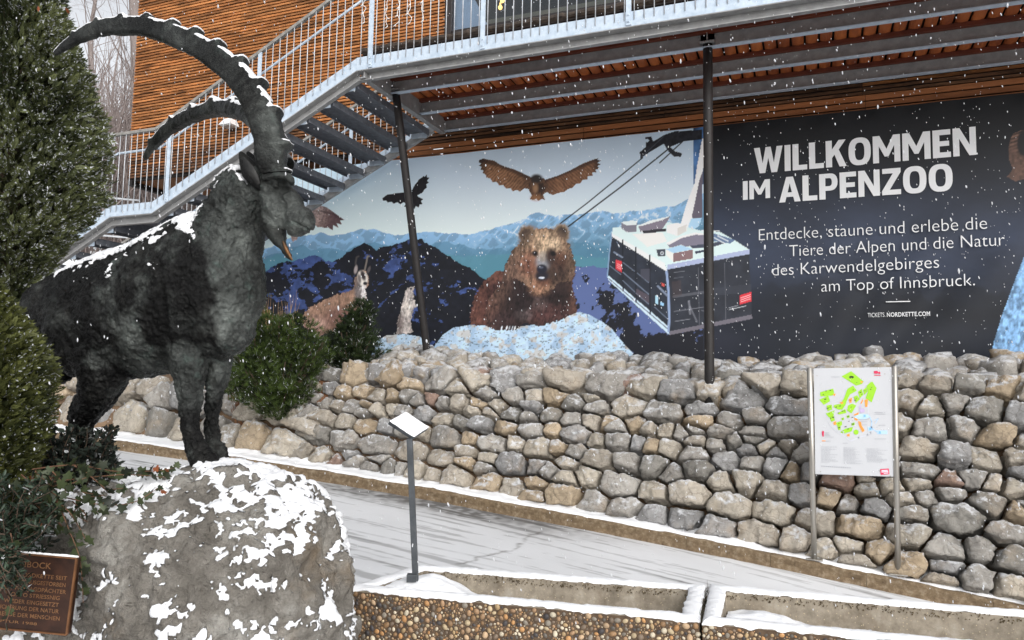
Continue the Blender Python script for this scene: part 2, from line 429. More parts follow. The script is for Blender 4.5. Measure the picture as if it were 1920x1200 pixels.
# window strip: dark frame, glass, ledge, room behind
M['win_frame'] = varied('dark_window_frame', C(28, 22, 22), C(44, 36, 34), 8, 0.45)
win = MB(); win.box((WX0+0.06, FY+0.01, 8.5), (0.12, 0.10, 2.2))
for xx in (-1.9, 1.6, 5.0): win.box((xx, FY+0.03, 8.5), (0.09, 0.08, 2.2))
win.box(((WX0+6.2)/2, FY+0.03, WZ0+0.03), (6.2-WX0-0.25, 0.08, 0.06))
win = win.build('window', M['win_frame'], bld, bevel=0.004)
k = N('window_glass'); g = k.n('ShaderNodeBsdfGlossy', Roughness=0.03); g.inputs['Color'].default_value = (0.9, 0.95, 1, 1)
tr = k.n('ShaderNodeBsdfTransparent'); tr.inputs['Color'].default_value = (0.86, 0.88, 0.88, 1)
fr = k.n('ShaderNodeFresnel', IOR=1.45); mx = k.n('ShaderNodeMixShader'); k.l(fr.outputs[0], mx.inputs[0]); k.l(tr.outputs[0], mx.inputs[1]); k.l(g.outputs[0], mx.inputs[2]); k.l(mx.outputs[0], k.out.inputs['Surface']); M['glass'] = k.m
mb = MB(); mb.box(((WX0+0.14+6.1)/2, FY+0.045, 8.5), (6.1-WX0-0.14, 0.012, 2.1)); mb.build('pane', M['glass'], win)
M['ledge'] = varied('weathered_ledge', C(30, 24, 22), C(74, 62, 52), 14, 0.8, 0, 0.8, 26, 0.02)
mb = MB(); 
lx = np.linspace(-6.98, 6.2, 260); a = np.stack([lx, np.full_like(lx, FY-0.10), np.full_like(lx, WZ0-0.085)+0.012*fbm(xy3(lx*8, 0*lx), 3, 31)], 1)
mb.tube(a, 0.055+0.012*fbm(xy3(lx*14, 0*lx), 3, 32), 8)
mb.build('window_ledge', M['ledge'], bld)
mb = MB(); mb.box((-0.4, FY-0.055, WZ0-0.21), (13.1, 0.05, 0.10)); mb.build('red_sill_board', varied('red_brown_board', C(92, 44, 36), C(120, 62, 48), 6, 0.7), bld)
M['room'] = varied('brown_room_wall', C(46, 30, 22), C(70, 48, 34), 2, 0.8)
mb = MB(); mb.box((0.4, FY+3.6, 8.4), (12, 0.1, 2.6)); mb.box((0.4, FY+1.9, 9.65), (12, 3.4, 0.08)); mb.box((0.4, FY+1.9, 7.25), (12, 3.4, 0.08)); mb.box((WX0-0.05, FY+1.9, 8.4), (0.1, 3.4, 2.5))
mb.build('room', M['room'], bld)
mb = MB(); mb.box((-2.5, FY+0.35, 7.66), (5.2, 0.08, 0.09)); mb.build('inner_rail', varied('olive_rail', C(96, 90, 74), C(120, 112, 92), 5, 0.6), bld)
# pale blue panel leaning inside the glass
q = [at_y(*p, FY+0.12) for p in ((850, 60), (914, 47), (872, -38), (848, -38))]
mb = MB(); mb.prism(q, (0, 0.02, 0)); o = mb.build('blue_panel', varied('pale_blue_panel', C(168, 190, 224), C(186, 206, 236), 2, 0.5)); tag(o, 'pale blue slanted panel standing behind the window glass above the ledge', 'panel')
for i, p in enumerate(((942, 1), (938, 14))):
    c = at_y(*p, FY+1.6)
    k = N('warm_bulb_glass'); k.base((1, 0.7, 0.3, 1)); k.b.inputs['Emission Color'].default_value = (1, 0.62, 0.18, 1); k.b.inputs['Emission Strength'].default_value = 2.2
    mb = MB(); mb.ell(c, (0.04, 0.04, 0.045), None, 2); mb.tube([c+[0, 0, 0.035], c+[0, 0, 0.09]], 0.014, 6); mb.tube([c+[0, 0, 0.09], [c[0], c[1], 9.6]], 0.004, 4)
    o = mb.build('hanging_bulb', k.m, smooth=True)
    tag(o, ['small glowing warm bulb behind the window, just above the glowing one', 'lower glowing warm bulb hanging inside the window', 'warm bulb hanging high behind the right part of the window'][i], 'lamp', 'warm bulbs behind the window')
# taxidermy-like tuft and dark boot on the ledge
# white wall lamp on the slats
c = at_y(433, 231, FY-0.1)
lamp = thing('wall_lamp', 'small white wedge shaped lamp fixed to the orange slats behind the stairs', 'lamp', c)
s = 0.001*9.4
def wl(dx, dy, dz): return c+np.array([dx, dy, dz])
top = [wl(-0.07, -0.10, 0.06), wl(0.07, -0.10, 0.06), wl(0.07, 0.07, 0.06), wl(-0.07, 0.07, 0.06)]
bot = [wl(-0.14, -0.17, -0.07), wl(0.14, -0.17, -0.07), wl(0.14, 0.07, -0.07), wl(-0.14, 0.07, -0.07)]
M['white'] = varied('white_enamel', (0.72, 0.73, 0.74, 1), (0.8, 0.8, 0.8, 1), 6, 0.4)
obj('housing', np.array(bot+top), [(0, 3, 2, 1), (4, 5, 6, 7), (0, 1, 5, 4), (1, 2, 6, 5), (2, 3, 7, 6), (3, 0, 4, 7)], M['white'], lamp, bevel=0.006)
mb = MB(); mb.box(wl(0, -0.05, -0.078), (0.22, 0.18, 0.014)); mb.build('diffuser', varied('lamp_diffuser', (0.6, 0.6, 0.58, 1), (0.66, 0.66, 0.63, 1), 5, 0.3), lamp)

# ------------------------------------------------------------------ balcony
ZB = 5.76; BX0, BX1 = -5.41, 6.0; OY = 7.95
bal = thing('balcony', 'long galvanised steel balcony with timber decking above the banner', 'balcony', (0, 9.2, ZB))
mb = MB(); mb.box(((BX0+BX1)/2, OY, ZB+0.085), (BX1-BX0, 0.012, 0.17)); mb.build('edge_plate', M['galv'], bal)
mb = MB(); L = BX1-BX0
mb.box(((BX0+BX1)/2, OY+0.05, ZB-0.006), (L, 0.11, 0.010)); mb.box(((BX0+BX1)/2, OY+0.11, ZB-0.06), (L, 0.012, 0.10)); mb.box(((BX0+BX1)/2, OY+0.085, ZB-0.113), (L, 0.07, 0.010))
mb.build('edge_channel', M['galv_dark'], bal)
for Yb in (8.68, 9.50, 10.30):
    mb = MB(); zb = 5.70
    mb.box(((BX0+BX1)/2+0.02, Yb, zb+0.10), (L-0.04, 0.012, 0.18)); mb.build('floor_beam', M['galv_dark'], bal)
    mb = MB(); mb.box(((BX0+BX1)/2+0.02, Yb-0.02, zb+0.004), (L-0.04, 0.075, 0.012)); b_ = mb.build('beam_flange', M['galv'], bal)
M['deck'] = varied('red_brown_decking', C(124, 60, 34), C(196, 112, 58), 5, 0.6, 0, 0.4, 14, 0.01, (1, 0.35, 1))
mb = MB(); x = BX0+0.05; r = random.Random(3)
while x < BX1-0.1:
    w = 0.135
    th = np.linspace(math.pi, 2*math.pi, 9); prof = [(math.cos(t)*w/2, math.sin(t)*0.035) for t in th]
    V = [[x+w/2+a_, yy, 5.95+b_] for yy in (8.0, 10.42) for (a_, b_) in prof]; n = len(prof)
    mb.add(V, [[i, i+1, n+i+1, n+i] for i in range(n-1)]+[[0, n, 2*n-1, n-1], list(range(n)), [n+i for i in range(n)][::-1]]); x += 0.158
mb.build('deck', M['deck'], bal, smooth=False)
mb = MB()
for Yb in (8.6, 9.42, 10.22): mb.box(((BX0+BX1)/2, Yb+0.03, 5.905-0.012), (L-0.1, 0.06, 0.05))
mb.build('deck_joist', varied('joist_timber', C(84, 38, 24), C(112, 54, 32), 4, 0.7), bal)
mb = MB(); mb.box(((BX0+BX1)/2, 9.2, 5.99), (L-0.1, 2.4, 0.02)); mb.build('deck_sheet', M['dark'], bal)
# left end cross beam
mb = MB(); mb.box((BX0+0.10, 9.12, 5.78), (0.012, 2.3, 0.24)); mb.box((BX0+0.07, 9.12, 5.665), (0.09, 2.3, 0.012)); mb.build('end_beam', M['galv_dark'], bal)
# railing
HR = 1.08
def railing(parent, path, name, x_bal, posts, yside, snowrail=True):
    """path: list of (X, Z of plate top); balusters at x_bal; posts at x"""
    px_ = np.array([p[0] for p in path]); pz_ = np.array([p[1] for p in path])
    od_ = np.argsort(px_); zt = lambda x: float(np.interp(x, px_[od_], pz_[od_]))
    mb = MB()
    pts = [(p[0], yside, p[1]+HR) for p in path]
    for a_, b_ in zip(pts[:-1], pts[1:]): mb.bar(a_, b_, 0.055, 0.045, (0, 1, 0), ext=0.004)
    rail = mb.build(name, M['handrail'], parent, bevel=0.006)
    mb = MB(); pp = []
    for p in path: pp.append((p[0], yside+0.075, p[1]+0.82))
    mb.tube(catmull(pp, 4*len(pp)) if len(pp) < 2 else np.array(sum([[np.array(a_)*(1-t)+np.array(b_)*t for t in np.linspace(0, 1, 12)] for a_, b_ in zip(pp[:-1], pp[1:])], [])), 0.018, 8)
    mb.build('grab_rail', M['galv'], rail, smooth=True)
    for x in x_bal:
        mb = MB(); z = zt(x); mb.tube([(x, yside-0.014, z-0.10), (x, yside-0.014, z+HR-0.02)], 0.0062, 6, ref=(0, 1, 0)); mb.build('baluster', M['rod'], rail, smooth=True)
    for x in posts:
        mb = MB(); z = zt(x); mb.bar((x, yside-0.014, z-0.16), (x, yside-0.014, z+HR-0.02), 0.014, 0.06, (0, 1, 0))
        for dz in (-0.12, -0.04): mb.tube([(x, yside-0.035, z+dz), (x, yside-0.014, z+dz)], 0.012, 8)
        mb.build('post', M['galv'], rail)
    return rail
zt_ = ZB+0.17
railing(bal, [(BX0, zt_), (BX1, zt_)], 'railing', [x for x in np.arange(BX0+0.06, 2.6, 0.112)], [-5.20, -3.62, -1.83, 0.0, 1.8, 3.6], OY)

# ------------------------------------------------------------------ stairs
st = thing('steel_staircase', 'outdoor galvanised steel staircase with dark open treads rising to the balcony', 'staircase', (-8, 9, 1.8))
SL = 0.482
PT = [(-5.41, zt_), (-8.83, zt_-3.42*SL), (-9.66, zt_-3.42*SL), (-12.6, zt_-3.42*SL-2.94*SL)]
IY = 10.18
for Yy, s_, mat_ in ((OY, 1, M['galv']), (IY, -1, M['galv'])):
    mb = MB()
    n = len(PT)
    V = []
    for (x, z) in PT: V += [[x, Yy, z], [x, Yy, z-0.165], [x, Yy+0.012, z], [x, Yy+0.012, z-0.165]]
    F = []
    for i in range(n-1):
        a_, b_ = 4*i, 4*i+4
        F += [(a_, a_+1, b_+1, b_), (a_+2, b_+2, b_+3, a_+3), (a_, b_, b_+2, a_+2), (a_+1, a_+3, b_+3, b_+1)]
    F += [(0, 2, 3, 1), (4*n-4, 4*n-3, 4*n-1, 4*n-2)]
    mb.add(V, F); mb.build('stringer', mat_, st)
    mb = MB()
    for (a_, b_) in zip(PT[:-1], PT[1:]):
        p0 = np.array([a_[0], Yy+0.05*s_, a_[1]-0.175]); p1 = np.array([b_[0], Yy+0.05*s_, b_[1]-0.175])
        mb.bar(p0, p1, 0.11, 0.010, (0, 1, 0)); mb.bar(p0+[0, 0.05*s_, -0.055], p1+[0, 0.05*s_, -0.055], 0.012, 0.10, (0, 1, 0)); mb.bar(p0+[0, 0.03*s_, -0.11], p1+[0, 0.03*s_, -0.11], 0.07, 0.01, (0, 1, 0))
    mb.build('stringer_channel', M['galv_dark'], st)
def treads(x0, z0, n, run, rise):
    for i in range(n):
        x = x0-run*(i+0.5); z = z0-rise*(i+0.75)-0.14
        mb = MB(); mb.box((x, (OY+IY)/2, z), (0.345, IY-OY-0.26, 0.035)); mb.box((x+0.172, (OY+IY)/2, z-0.03), (0.012, IY-OY-0.26, 0.095)); mb.box((x-0.172, (OY+IY)/2, z-0.02), (0.012, IY-OY-0.26, 0.075))
        mb.build('tread', M['tread'], st)
        for yy in (OY+0.125, IY-0.125):
            mb = MB(); mb.box((x, yy, z-0.02), (0.26, 0.012, 0.16)); mb.build('tread_bracket', M['galv'], st)
treads(-5.45, zt_, 9, 3.42/9, 3.42*SL/9)
treads(-9.66, PT[2][1], 7, 0.38, 0.38*SL)
mb = MB(); mb.box((-9.245, (OY+IY)/2, PT[1][1]-0.15), (0.80, IY-OY-0.26, 0.04)); mb.box((-9.62, (OY+IY)/2, PT[1][1]-0.22), (0.012, IY-OY-0.26, 0.14)); mb.box((-8.87, (OY+IY)/2, PT[1][1]-0.22), (0.012, IY-OY-0.26, 0.14)); mb.build('landing', M['tread'], st)
bx = list(np.arange(-5.5, -12.5, -0.115))
railing(st, PT, 'railing', bx, [-6.98, -8.55, -10.15, -11.7], OY)
railing(st, PT, 'inner_railing', bx, [-6.98, -8.55, -10.15, -11.7], IY)
# supports
def pole(name, base, top, label):
    t = thing(name, label, 'pole', base, 'dark poles under the balcony')
    base = np.array(base, float); top = np.array(top, float)
    mb = MB(); mb.tube(np.linspace(base-(top-base)*0.22, top, 6), 0.055, 18, ref=(0, 1, 0)); mb.build('shaft', M['black_pole'], t, smooth=True)
    mb = MB(); mb.box(top+[0, 0, 0.008], (0.17, 0.17, 0.014)); mb.box(top+[0, 0, 0.10], (0.16, 0.012, 0.17)); mb.box(top+[0, 0, 0.10], (0.012, 0.14, 0.17)); mb.build('head_bracket', M['galv_dark'], t)
pole('support_pole', at_y(800, 655, 9.6), at_y(742, 172, 8.7), 'dark slanting steel pole between stair head and painted chamois on the banner')
pole('support_pole', at_y(1330, 690, 8.62), at_y(1327, 84, 8.68), 'dark upright steel pole in front of the printed cable car')
# icicle string lights
mb = MB(); r = random.Random(12)
M['wire'] = varied('white_wire', (0.75, 0.74, 0.72, 1), (0.82, 0.82, 0.8, 1), 10, 0.5)
mb.tube(np.array([[x, OY-0.03, zt_+HR-0.02-0.02*abs(math.sin(x*4))] for x in np.arange(-5.3, 1.5, 0.06)]), 0.004, 5)
for x in np.arange(-5.3, 1.5, 0.17):
    L_ = r.choice([0.25, 0.35, 0.5, 0.62, 0.72]); z0 = zt_+HR-0.03; p = [[x, OY-0.03, z0]]
    n = int(L_/0.06)
    for i in range(n): p.append([x+r.uniform(-0.03, 0.03), OY-0.035+r.uniform(-0.02, 0.01), z0-(i+1)*0.06])
    mb.tube(catmull(p, n*3+2), 0.0042, 5)
    for q in p[2::2]: mb.tube([q, [q[0]+r.choice([-1, 1])*0.035, q[1], q[2]-0.02]], 0.006, 5)
o = mb.build('icicle_lights', M['wire'], smooth=True); tag(o, 'white icicle string lights dangling from the balcony handrail', 'string lights')
# ------------------------------------------------------------------ the printed banner (a flat print: colours belong to the sheet)
BY = 10.36
def build_banner():
    x0, x1, z0, z1 = -9.25, 3.7, 1.75, 5.36
    nx, nz = 1300, 362
    X, Z = np.meshgrid(np.linspace(x0, x1, nx), np.linspace(z0, z1, nz))
    P = np.stack([X.ravel(), np.full(X.size, BY), Z.ravel()], 1)
    U, V = to_px(P)                       # print coordinates of the artwork on its own sheet
    Q = xy3(U, V)
    col = np.zeros((len(U), 3))
    part = np.zeros(len(U), int)
    S = lambda *c: lin(c)
    def put(mask, c): 
        m = np.clip(mask, 0, 1)[:, None]; col[:] = col*(1-m)+np.asarray(c)*m
    def poly(pts):
        pts = np.asarray(pts, float); ins = np.zeros(len(U), bool)
        bb = (U > pts[:, 0].min()-1) & (U < pts[:, 0].max()+1) & (V > pts[:, 1].min()-1) & (V < pts[:, 1].max()+1)
        u, v = U[bb], V[bb]; r_ = np.zeros(len(u), bool); n = len(pts)
        for i in range(n):
            (xa, ya), (xb, yb) = pts[i], pts[(i+1) % n]
            if ya == yb: continue
            c = ((ya > v) != (yb > v)) & (u < (xb-xa)*(v-ya)/(yb-ya)+xa); r_ ^= c
        ins[bb] = r_; return ins.astype(float)
    def ellm(cx, cy, rx, ry, soft=0.0, rot=0):
        a = math.radians(rot); du, dv = U-cx, V-cy; p = (du*math.cos(a)+dv*math.sin(a))/rx; q = (-du*math.sin(a)+dv*math.cos(a))/ry
        d = np.sqrt(p*p+q*q)
        return sstep(1+soft, 1-soft, d) if soft else (d < 1).astype(float)
    def line(pts, w, soft=0.6):
        d = np.full(len(U), 1e9); pts = np.asarray(pts, float)
        for a, b in zip(pts[:-1], pts[1:]):
            ab = b-a; t = np.clip(((U-a[0])*ab[0]+(V-a[1])*ab[1])/(ab@ab), 0, 1)
            d = np.minimum(d, np.hypot(U-a[0]-t*ab[0], V-a[1]-t*ab[1]))
        return sstep(w/2+soft, w/2-soft, d)
    def ridge(pts, rough, seed):
        pts = np.asarray(pts, float); r_ = np.interp(U, pts[:, 0], pts[:, 1])
        return r_ + rough*fbm(xy3(U*0.06, 0*U, seed), 5, seed)
    zc = lambda pts, s, ox, oy: [(ox+x/s, oy+y/s) for x, y in pts]
    # sky
    t = np.clip((V-200)/250, 0, 1)[:, None]
    sky_l = S(150, 180, 210)+(S(190, 204, 218)-S(150, 180, 210))*t
    sky_r = S(152, 172, 190)+(S(196, 206, 216)-S(152, 172, 190))*t
    w = sstep(560, 900, U)[:, None]; col[:] = sky_l*(1-w)+sky_r*w
    # far ranges
    r1 = ridge([(400, 480), (480, 470), (560, 440), (600, 437), (640, 441), (676, 428), (700, 431), (740, 442), (800, 436), (870, 438), (905, 432), (930, 427), (965, 417), (1000, 401), (1010, 397), (1040, 408), (1060, 402), (1100, 397), (1130, 392), (1150, 398), (1185, 396), (1210, 392), (1235, 389), (1260, 385), (1290, 371), (1330, 352)], 3.0, 41)
    m = V > r1; d = V-r1
    base = S(128, 166, 200)+(S(84, 128, 152)-S(128, 166, 200))*np.clip(d/80, 0, 1)[:, None]
    rock = ridged(np.stack([U*0.06+V*0.05, V*0.045-U*0.02, 0*U], 1), 5, 42)
    hl = sstep(0.62, 0.8, rock)*sstep(70, 6, d)*sstep(850, 980, U)
    base = base+(S(202, 206, 206)-base)*(0.75*hl)[:, None]
    base = base*(1-0.20*(sstep(0.4, 0.2, rock)*sstep(120, 20, d)))[:, None]
    put(m, base)
    r2 = ridge([(400, 490), (480, 486), (560, 462), (640, 470), (700, 455), (780, 462), (860, 452), (900, 470), (1000, 458), (1080, 452), (1180, 470), (1330, 450)], 5, 43)
    put((V > r2)*0.55, S(74, 122, 148)); r3 = ridge([(400, 520), (520, 480), (640, 500), (760, 470), (880, 480), (980, 476), (1140, 480), (1330, 478)], 5, 44)
    put((V > r3)*0.5, S(82, 138, 150))
    # near dark range
    r4 = ridge([(400, 545), (480, 522), (505, 502), (530, 492), (560, 480), (590, 478), (610, 488), (640, 483), (665, 463), (685, 458), (705, 469), (720, 466), (750, 456), (765, 449), (790, 447), (805, 456), (830, 471), (850, 486), (870, 496), (900, 516), (920, 526), (960, 545), (1060, 530), (1078, 503), (1145, 504), (1180, 520), (1340, 540)], 5.5, 45)
    d = V-r4; m = (d > 0).astype(float)
    q1 = fbm(np.stack([U*0.030+V*0.034, V*0.048-U*0.022, 0*U+3], 1), 6, 46, 0.62)
    q2 = ridged(np.stack([U*0.03+V*0.03, V*0.03-U*0.02, 0*U+1], 1), 5, 47)
    thr = 0.00+0.0030*np.clip(d, 0, 200)+0.30*sstep(770, 840, U)-0.12*sstep(600, 500, U)
    sn = sstep(-0.03, 0.03, q1+0.9*(q2-0.5)+0.35*fbm(xy3(U*0.011+V*0.012, V*0.016), 3, 40)-thr)
    bc = S(22, 25, 36)+(S(66, 86, 142)-S(22, 25, 36))*sn[:, None]
    bc = bc*(0.85+0.3*fbm(Q*0.12, 3, 48))[:, None]
    put(m, bc)
    # lavender snowfield beside the bear
    m = ((U > 1040) & (U < 1330) & (V > 500+3*fbm(xy3(U*0.1, 0*U), 3, 49))).astype(float)
    q3 = fbm(np.stack([U*0.045+V*0.03, V*0.04-U*0.02, 0*U], 1), 5, 50, 0.6)
    dk = np.maximum(sstep(0.28, 0.36, q3), sstep(0.0, 0.12, q3+(V-600)/60.0-0.1*(U-1120)/100))
    put(m, S(88, 104, 152)+(S(24, 26, 36)-S(88, 104, 152))*dk[:, None])
    # right hand dark field
    edge_r = 1319.0
    t = V
    g = np.interp(V, [180, 260, 330, 400, 450, 500, 540, 580, 660], [8, 11, 24, 42, 50, 46, 38, 29, 25])
    fld = np.stack([lin(g), lin(g*1.14+2), lin(g*1.48+5)], 1)
    cl = fbm(np.stack([U*0.008, V*0.014, 0*U+9], 1), 6, 51, 0.55)
    hill = sstep(-6, 6, V-(535+26*fbm(xy3(U*0.02, 0*U), 4, 52)))
    fld = fld*(1+0.35*cl-0.28*hill*(1-sstep(590, 640, V)))[:, None].clip(0.3, 2)
    put(U > edge_r, fld)
    put(((U > 1299) & (U < edge_r) & (V < 345)).astype(float), S(70, 110, 160)*(0.8+0.5*fbm(Q*0.05, 3, 53))[:, None])
    put(ellm(1325, 640, 60, 30, 0.5)*(U > edge_r)*0.4, S(50, 52, 66))
    # right blue rock and the curled horn at the right edge
    rk = poly([(1862, 668), (1866, 640), (1880, 592), (1892, 560), (1906, 522), (1922, 480), (1960, 440), (2100, 430), (2100, 680)])
    tex = fbm(Q*np.array([0.20, 0.13, 1]), 4, 54)
    put(rk, S(112, 150, 188)*(1+0.55*tex)[:, None]); part[rk > 0.5] = 8
    hb = poly(zc([(262, 360), (275, 345), (288, 325), (272, 285), (268, 240), (276, 195), (292, 165), (330, 150), (420, 150), (440, 260), (420, 370), (336, 372), (300, 382)], 2.4, 1780, 180))
    put(hb, S(112, 84, 72)*(0.75+0.5*np.sin(V*0.9+U*0.3)*sstep(300, 250, V)+0.3*fbm(Q*0.2, 3, 55))[:, None].clip(0.2, 1.5)); part[hb > 0.5] = 9
    put(ellm(1920, 268, 12, 24, 0.2), S(28, 26, 28))
    # bear rock and small rock
    rkb = poly([(806, 672), (812, 650), (828, 628), (848, 614), (880, 609), (905, 610), (960, 614), (1030, 604), (1085, 584), (1104, 590), (1128, 603), (1146, 616), (1165, 640), (1185, 662), (1180, 700), (806, 700)])
    rks = poly([(690, 690), (700, 642), (722, 629), (756, 626), (786, 631), (806, 655), (806, 700)])
    tx = fbm(Q*np.array([0.10, 0.14, 1]), 5, 56, 0.65); tx2 = fbm(Q*0.045+7, 4, 57); tx3 = fbm(Q*np.array([0.25, 0.4, 1]), 3, 58)
    c = S(164, 186, 206)*(1+0.16*tx)[:, None]; c = c+(S(140, 164, 188)-c)*sstep(0.1, 0.6, tx2)[:, None]
    c = c+(S(60, 62, 70)-c)*(sstep(0.44, 0.62, tx3)*0.55)[:, None]; c = c+(S(176, 156, 128)-c)*(0.5*sstep(0.3, 0.6, fbm(Q*0.08+20, 3, 59)))[:, None]
    put(rkb, c); part[rkb > 0.5] = 1; put(rks, c*0.95); part[rks > 0.5] = 1
    fur = fbm(np.stack([U*0.42+V*0.08, V*0.13, 0*U], 1), 4, 60, 0.65)
    fur2 = fbm(np.stack([U*0.20-V*0.12, V*0.16+U*0.06, 0*U+2], 1), 4, 61, 0.6)
    wob = 2.2*fbm(Q*0.33, 3, 62)
    U0, V0 = U, V
    def fuzzy(on): 
        nonlocal U, V
        if on: U = U0+wob; V = V0+2.0*fbm(Q*0.33+9, 3, 63)
        else: U, V = U0, V0
    # ---- bear
    B = lambda pts: poly(zc(pts, 5, 870, 400)); BE = lambda cx, cy, rx, ry, s=0.0, r=0: ellm(870+cx/5, 400+cy/5, rx/5, ry/5, s, r)
    fuzzy(True)
    hind = B([(52, 1048), (58, 900), (98, 760), (175, 645), (260, 560), (318, 530), (362, 545), (352, 650), (300, 800), (250, 1048)])
    body = B([(212, 1065), (188, 980), (190, 900), (230, 790), (300, 700), (348, 640), (370, 500), (450, 340), (505, 285), (980, 270), (1020, 400), (1045, 520), (1012, 680), (1052, 850), (1046, 930), (900, 1000), (700, 1056), (560, 1022), (480, 1090), (300, 1096), (230, 1075)])
    bearm = np.maximum(hind, body)
    put(hind, S(98, 64, 56)); put(hind*BE(300, 860, 110, 260, 0.7), S(52, 32, 32)); put(hind*BE(270, 580, 110, 60, 0.6)*0.6, S(118, 78, 66))
    put(body, S(58, 43, 40))
    put(body*BE(240, 900, 80, 250, 0.6, 10), S(98, 70, 62)); put(body*BE(1035, 820, 55, 200, 0.7), S(98, 68, 58))
    put(body*BE(330, 700, 90, 160, 0.7, 25)*0.8, S(100, 76, 66))
    put(body*BE(640, 830, 260, 230, 0.6)*0.85, S(38, 28, 30)); put(body*BE(880, 760, 130, 210, 0.6)*0.8, S(42, 30, 30))
    put(body*BE(350, 1010, 130, 90, 0.6)*0.7, S(60, 44, 46)); put(body*BE(760, 950, 190, 80, 0.7, -8)*0.85, S(88, 58, 56)); put(body*BE(700, 850, 60, 60, 0.8)*0.6, S(104, 86, 84))
    put(body*BE(560, 950, 70, 50, 0.7)*0.5, S(120, 108, 108)); put(body*BE(520, 900, 60, 160, 0.7)*0.6, S(34, 26, 28))
    mane = B([(372, 520), (410, 420), (452, 340), (512, 282), (560, 200), (680, 138), (820, 138), (960, 262), (1022, 400), (1046, 520), (1000, 640), (900, 640), (830, 700), (760, 745), (690, 770), (640, 720), (560, 660), (470, 600), (400, 640)])
    put(mane, S(122, 97, 80)); put(mane*BE(440, 560, 110, 160, 0.7), S(108, 84, 72)); put(mane*BE(960, 520, 120, 200, 0.7)*0.8, S(104, 82, 68))
    put(BE(590, 200, 90, 95, 0.25), S(136, 112, 90)); put(BE(585, 215, 68, 75, 0.35), S(58, 46, 42))
    put(BE(908, 180, 76, 88, 0.25), S(150, 126, 100)); put(BE(908, 190, 58, 68, 0.35), S(56, 46, 44))
    put(BE(750, 290, 190, 130, 0.6), S(150, 124, 102)); put(BE(765, 300, 90, 110, 0.7), S(176, 152, 126)); put(BE(840, 300, 60, 60, 0.8)*0.7, S(188, 166, 140))
    put(BE(620, 470, 100, 120, 0.6)*0.8, S(140, 98, 80)); put(BE(600, 500, 50, 60, 0.7)*0.6, S(112, 72, 60)); put(BE(880, 440, 70, 90, 0.6)*0.85, S(100, 66, 52))
    put(BE(860, 560, 130, 110, 0.6)*0.85, S(60, 44, 40)); put(BE(700, 680, 90, 80, 0.6)*0.9, S(150, 112, 90)); put(BE(740, 640, 70, 40, 0.6)*0.8, S(96, 62, 50))
    fuzzy(False)
    put(BE(735, 450, 62, 76, 0.55), S(136, 138, 146)); put(BE(735, 400, 45, 50, 0.6)*0.7, S(160, 146, 130)); put(BE(810, 400, 48, 80, 0.6), S(66, 50, 46))
    put(BE(726, 585, 66, 46, 0.4), S(40, 36, 46)); put(BE(725, 520, 50, 44, 0.25), S(34, 34, 48)); put(BE(715, 505, 22, 10, 0.6)*0.7, S(110, 116, 136)); put(BE(722, 602, 28, 10, 0.3), S(186, 190, 204))
    put(BE(660, 372, 28, 26, 0.4), S(52, 38, 34)); put(BE(662, 372, 16, 16, 0.3), S(18, 16, 20)); put(BE(655, 366, 5, 5, 0.5), S(150, 150, 160)); put(BE(830, 374, 26, 24, 0.4), S(22, 18, 20))
    for i, cx in enumerate((345, 392, 418, 446, 470)): put(BE(cx, 1074, 7, 20, 0.4, 15), S(190, 196, 206))
    fm = np.maximum(bearm, mane); col[:] = col*(1+fm*(0.62*fur+0.45*fur2)*(1-0.7*BE(730, 500, 110, 150, 0.4)))[:, None].clip(0.3, 1.9)
    part[fm > 0.5] = 2; part[(BE(590, 200, 90, 95)+BE(908, 180, 76, 88)) > 0.5] = 2
    # ---- owl, crow, eagle wing
    O = lambda pts: poly(zc(pts, 2.5, 820, 200))
    def serr(pts, n=6, amp=7):   # feathered outline along the trailing tip
        out = []
        for a, b in zip(pts[:-1], pts[1:]):
            out.append(a); mx_, my_ = (a[0]+b[0])/2, (a[1]+b[1])/2; out.append((mx_, my_))
        return out+[pts[-1]]
    lw = O([(192, 247), (212, 240), (236, 246), (262, 250), (290, 268), (320, 280), (360, 292), (430, 325), (428, 385), (405, 380), (384, 397), (370, 388), (352, 394), (338, 380), (318, 382), (306, 366), (286, 366), (274, 350), (254, 350), (244, 334), (226, 330), (222, 316), (208, 308), (212, 296), (196, 292), (204, 280), (190, 274), (202, 264), (190, 258)])
    rw = O([(498, 342), (560, 322), (620, 296), (680, 264), (716, 250), (752, 238), (748, 246), (764, 250), (748, 260), (764, 268), (748, 276), (758, 288), (738, 292), (744, 306), (724, 306), (726, 322), (704, 322), (700, 340), (678, 340), (668, 358), (646, 360), (632, 378), (610, 384), (590, 400), (566, 402), (540, 412), (520, 406), (508, 396)])
    bd = O([(424, 322), (436, 330), (462, 322), (482, 334), (500, 334), (516, 370), (508, 400), (492, 410), (504, 438), (488, 430), (470, 440), (462, 428), (446, 436), (430, 430), (440, 415), (426, 390)])
    pat = 0.5+0.5*np.sin((U0+V0)*0.9+2*fbm(Q*0.1, 2, 64)); pr = 0.5+0.5*np.sin((U0-V0)*0.9+2*fbm(Q*0.1, 2, 65))
    put(lw, S(146, 106, 78)*(0.62+0.45*pat+0.25*fur2)[:, None]); put(rw, S(138, 98, 72)*(0.62+0.45*pr+0.25*fur2)[:, None])
    lead = line(zc([(200, 246), (290, 270), (430, 330)], 2.5, 820, 200), 9, 3)*lw+line(zc([(500, 345), (620, 300), (750, 242)], 2.5, 820, 200), 7, 3)*rw
    put(lead*0.75, S(58, 42, 36)); tips = lw*sstep(916, 898, U0)+rw*sstep(1104, 1124, U0); put(tips*0.8, S(40, 30, 30))
    put(lw*sstep(960, 995, U0)*0.6, S(52, 38, 32)); put(rw*sstep(1045, 1022, U0)*0.5, S(60, 42, 34))
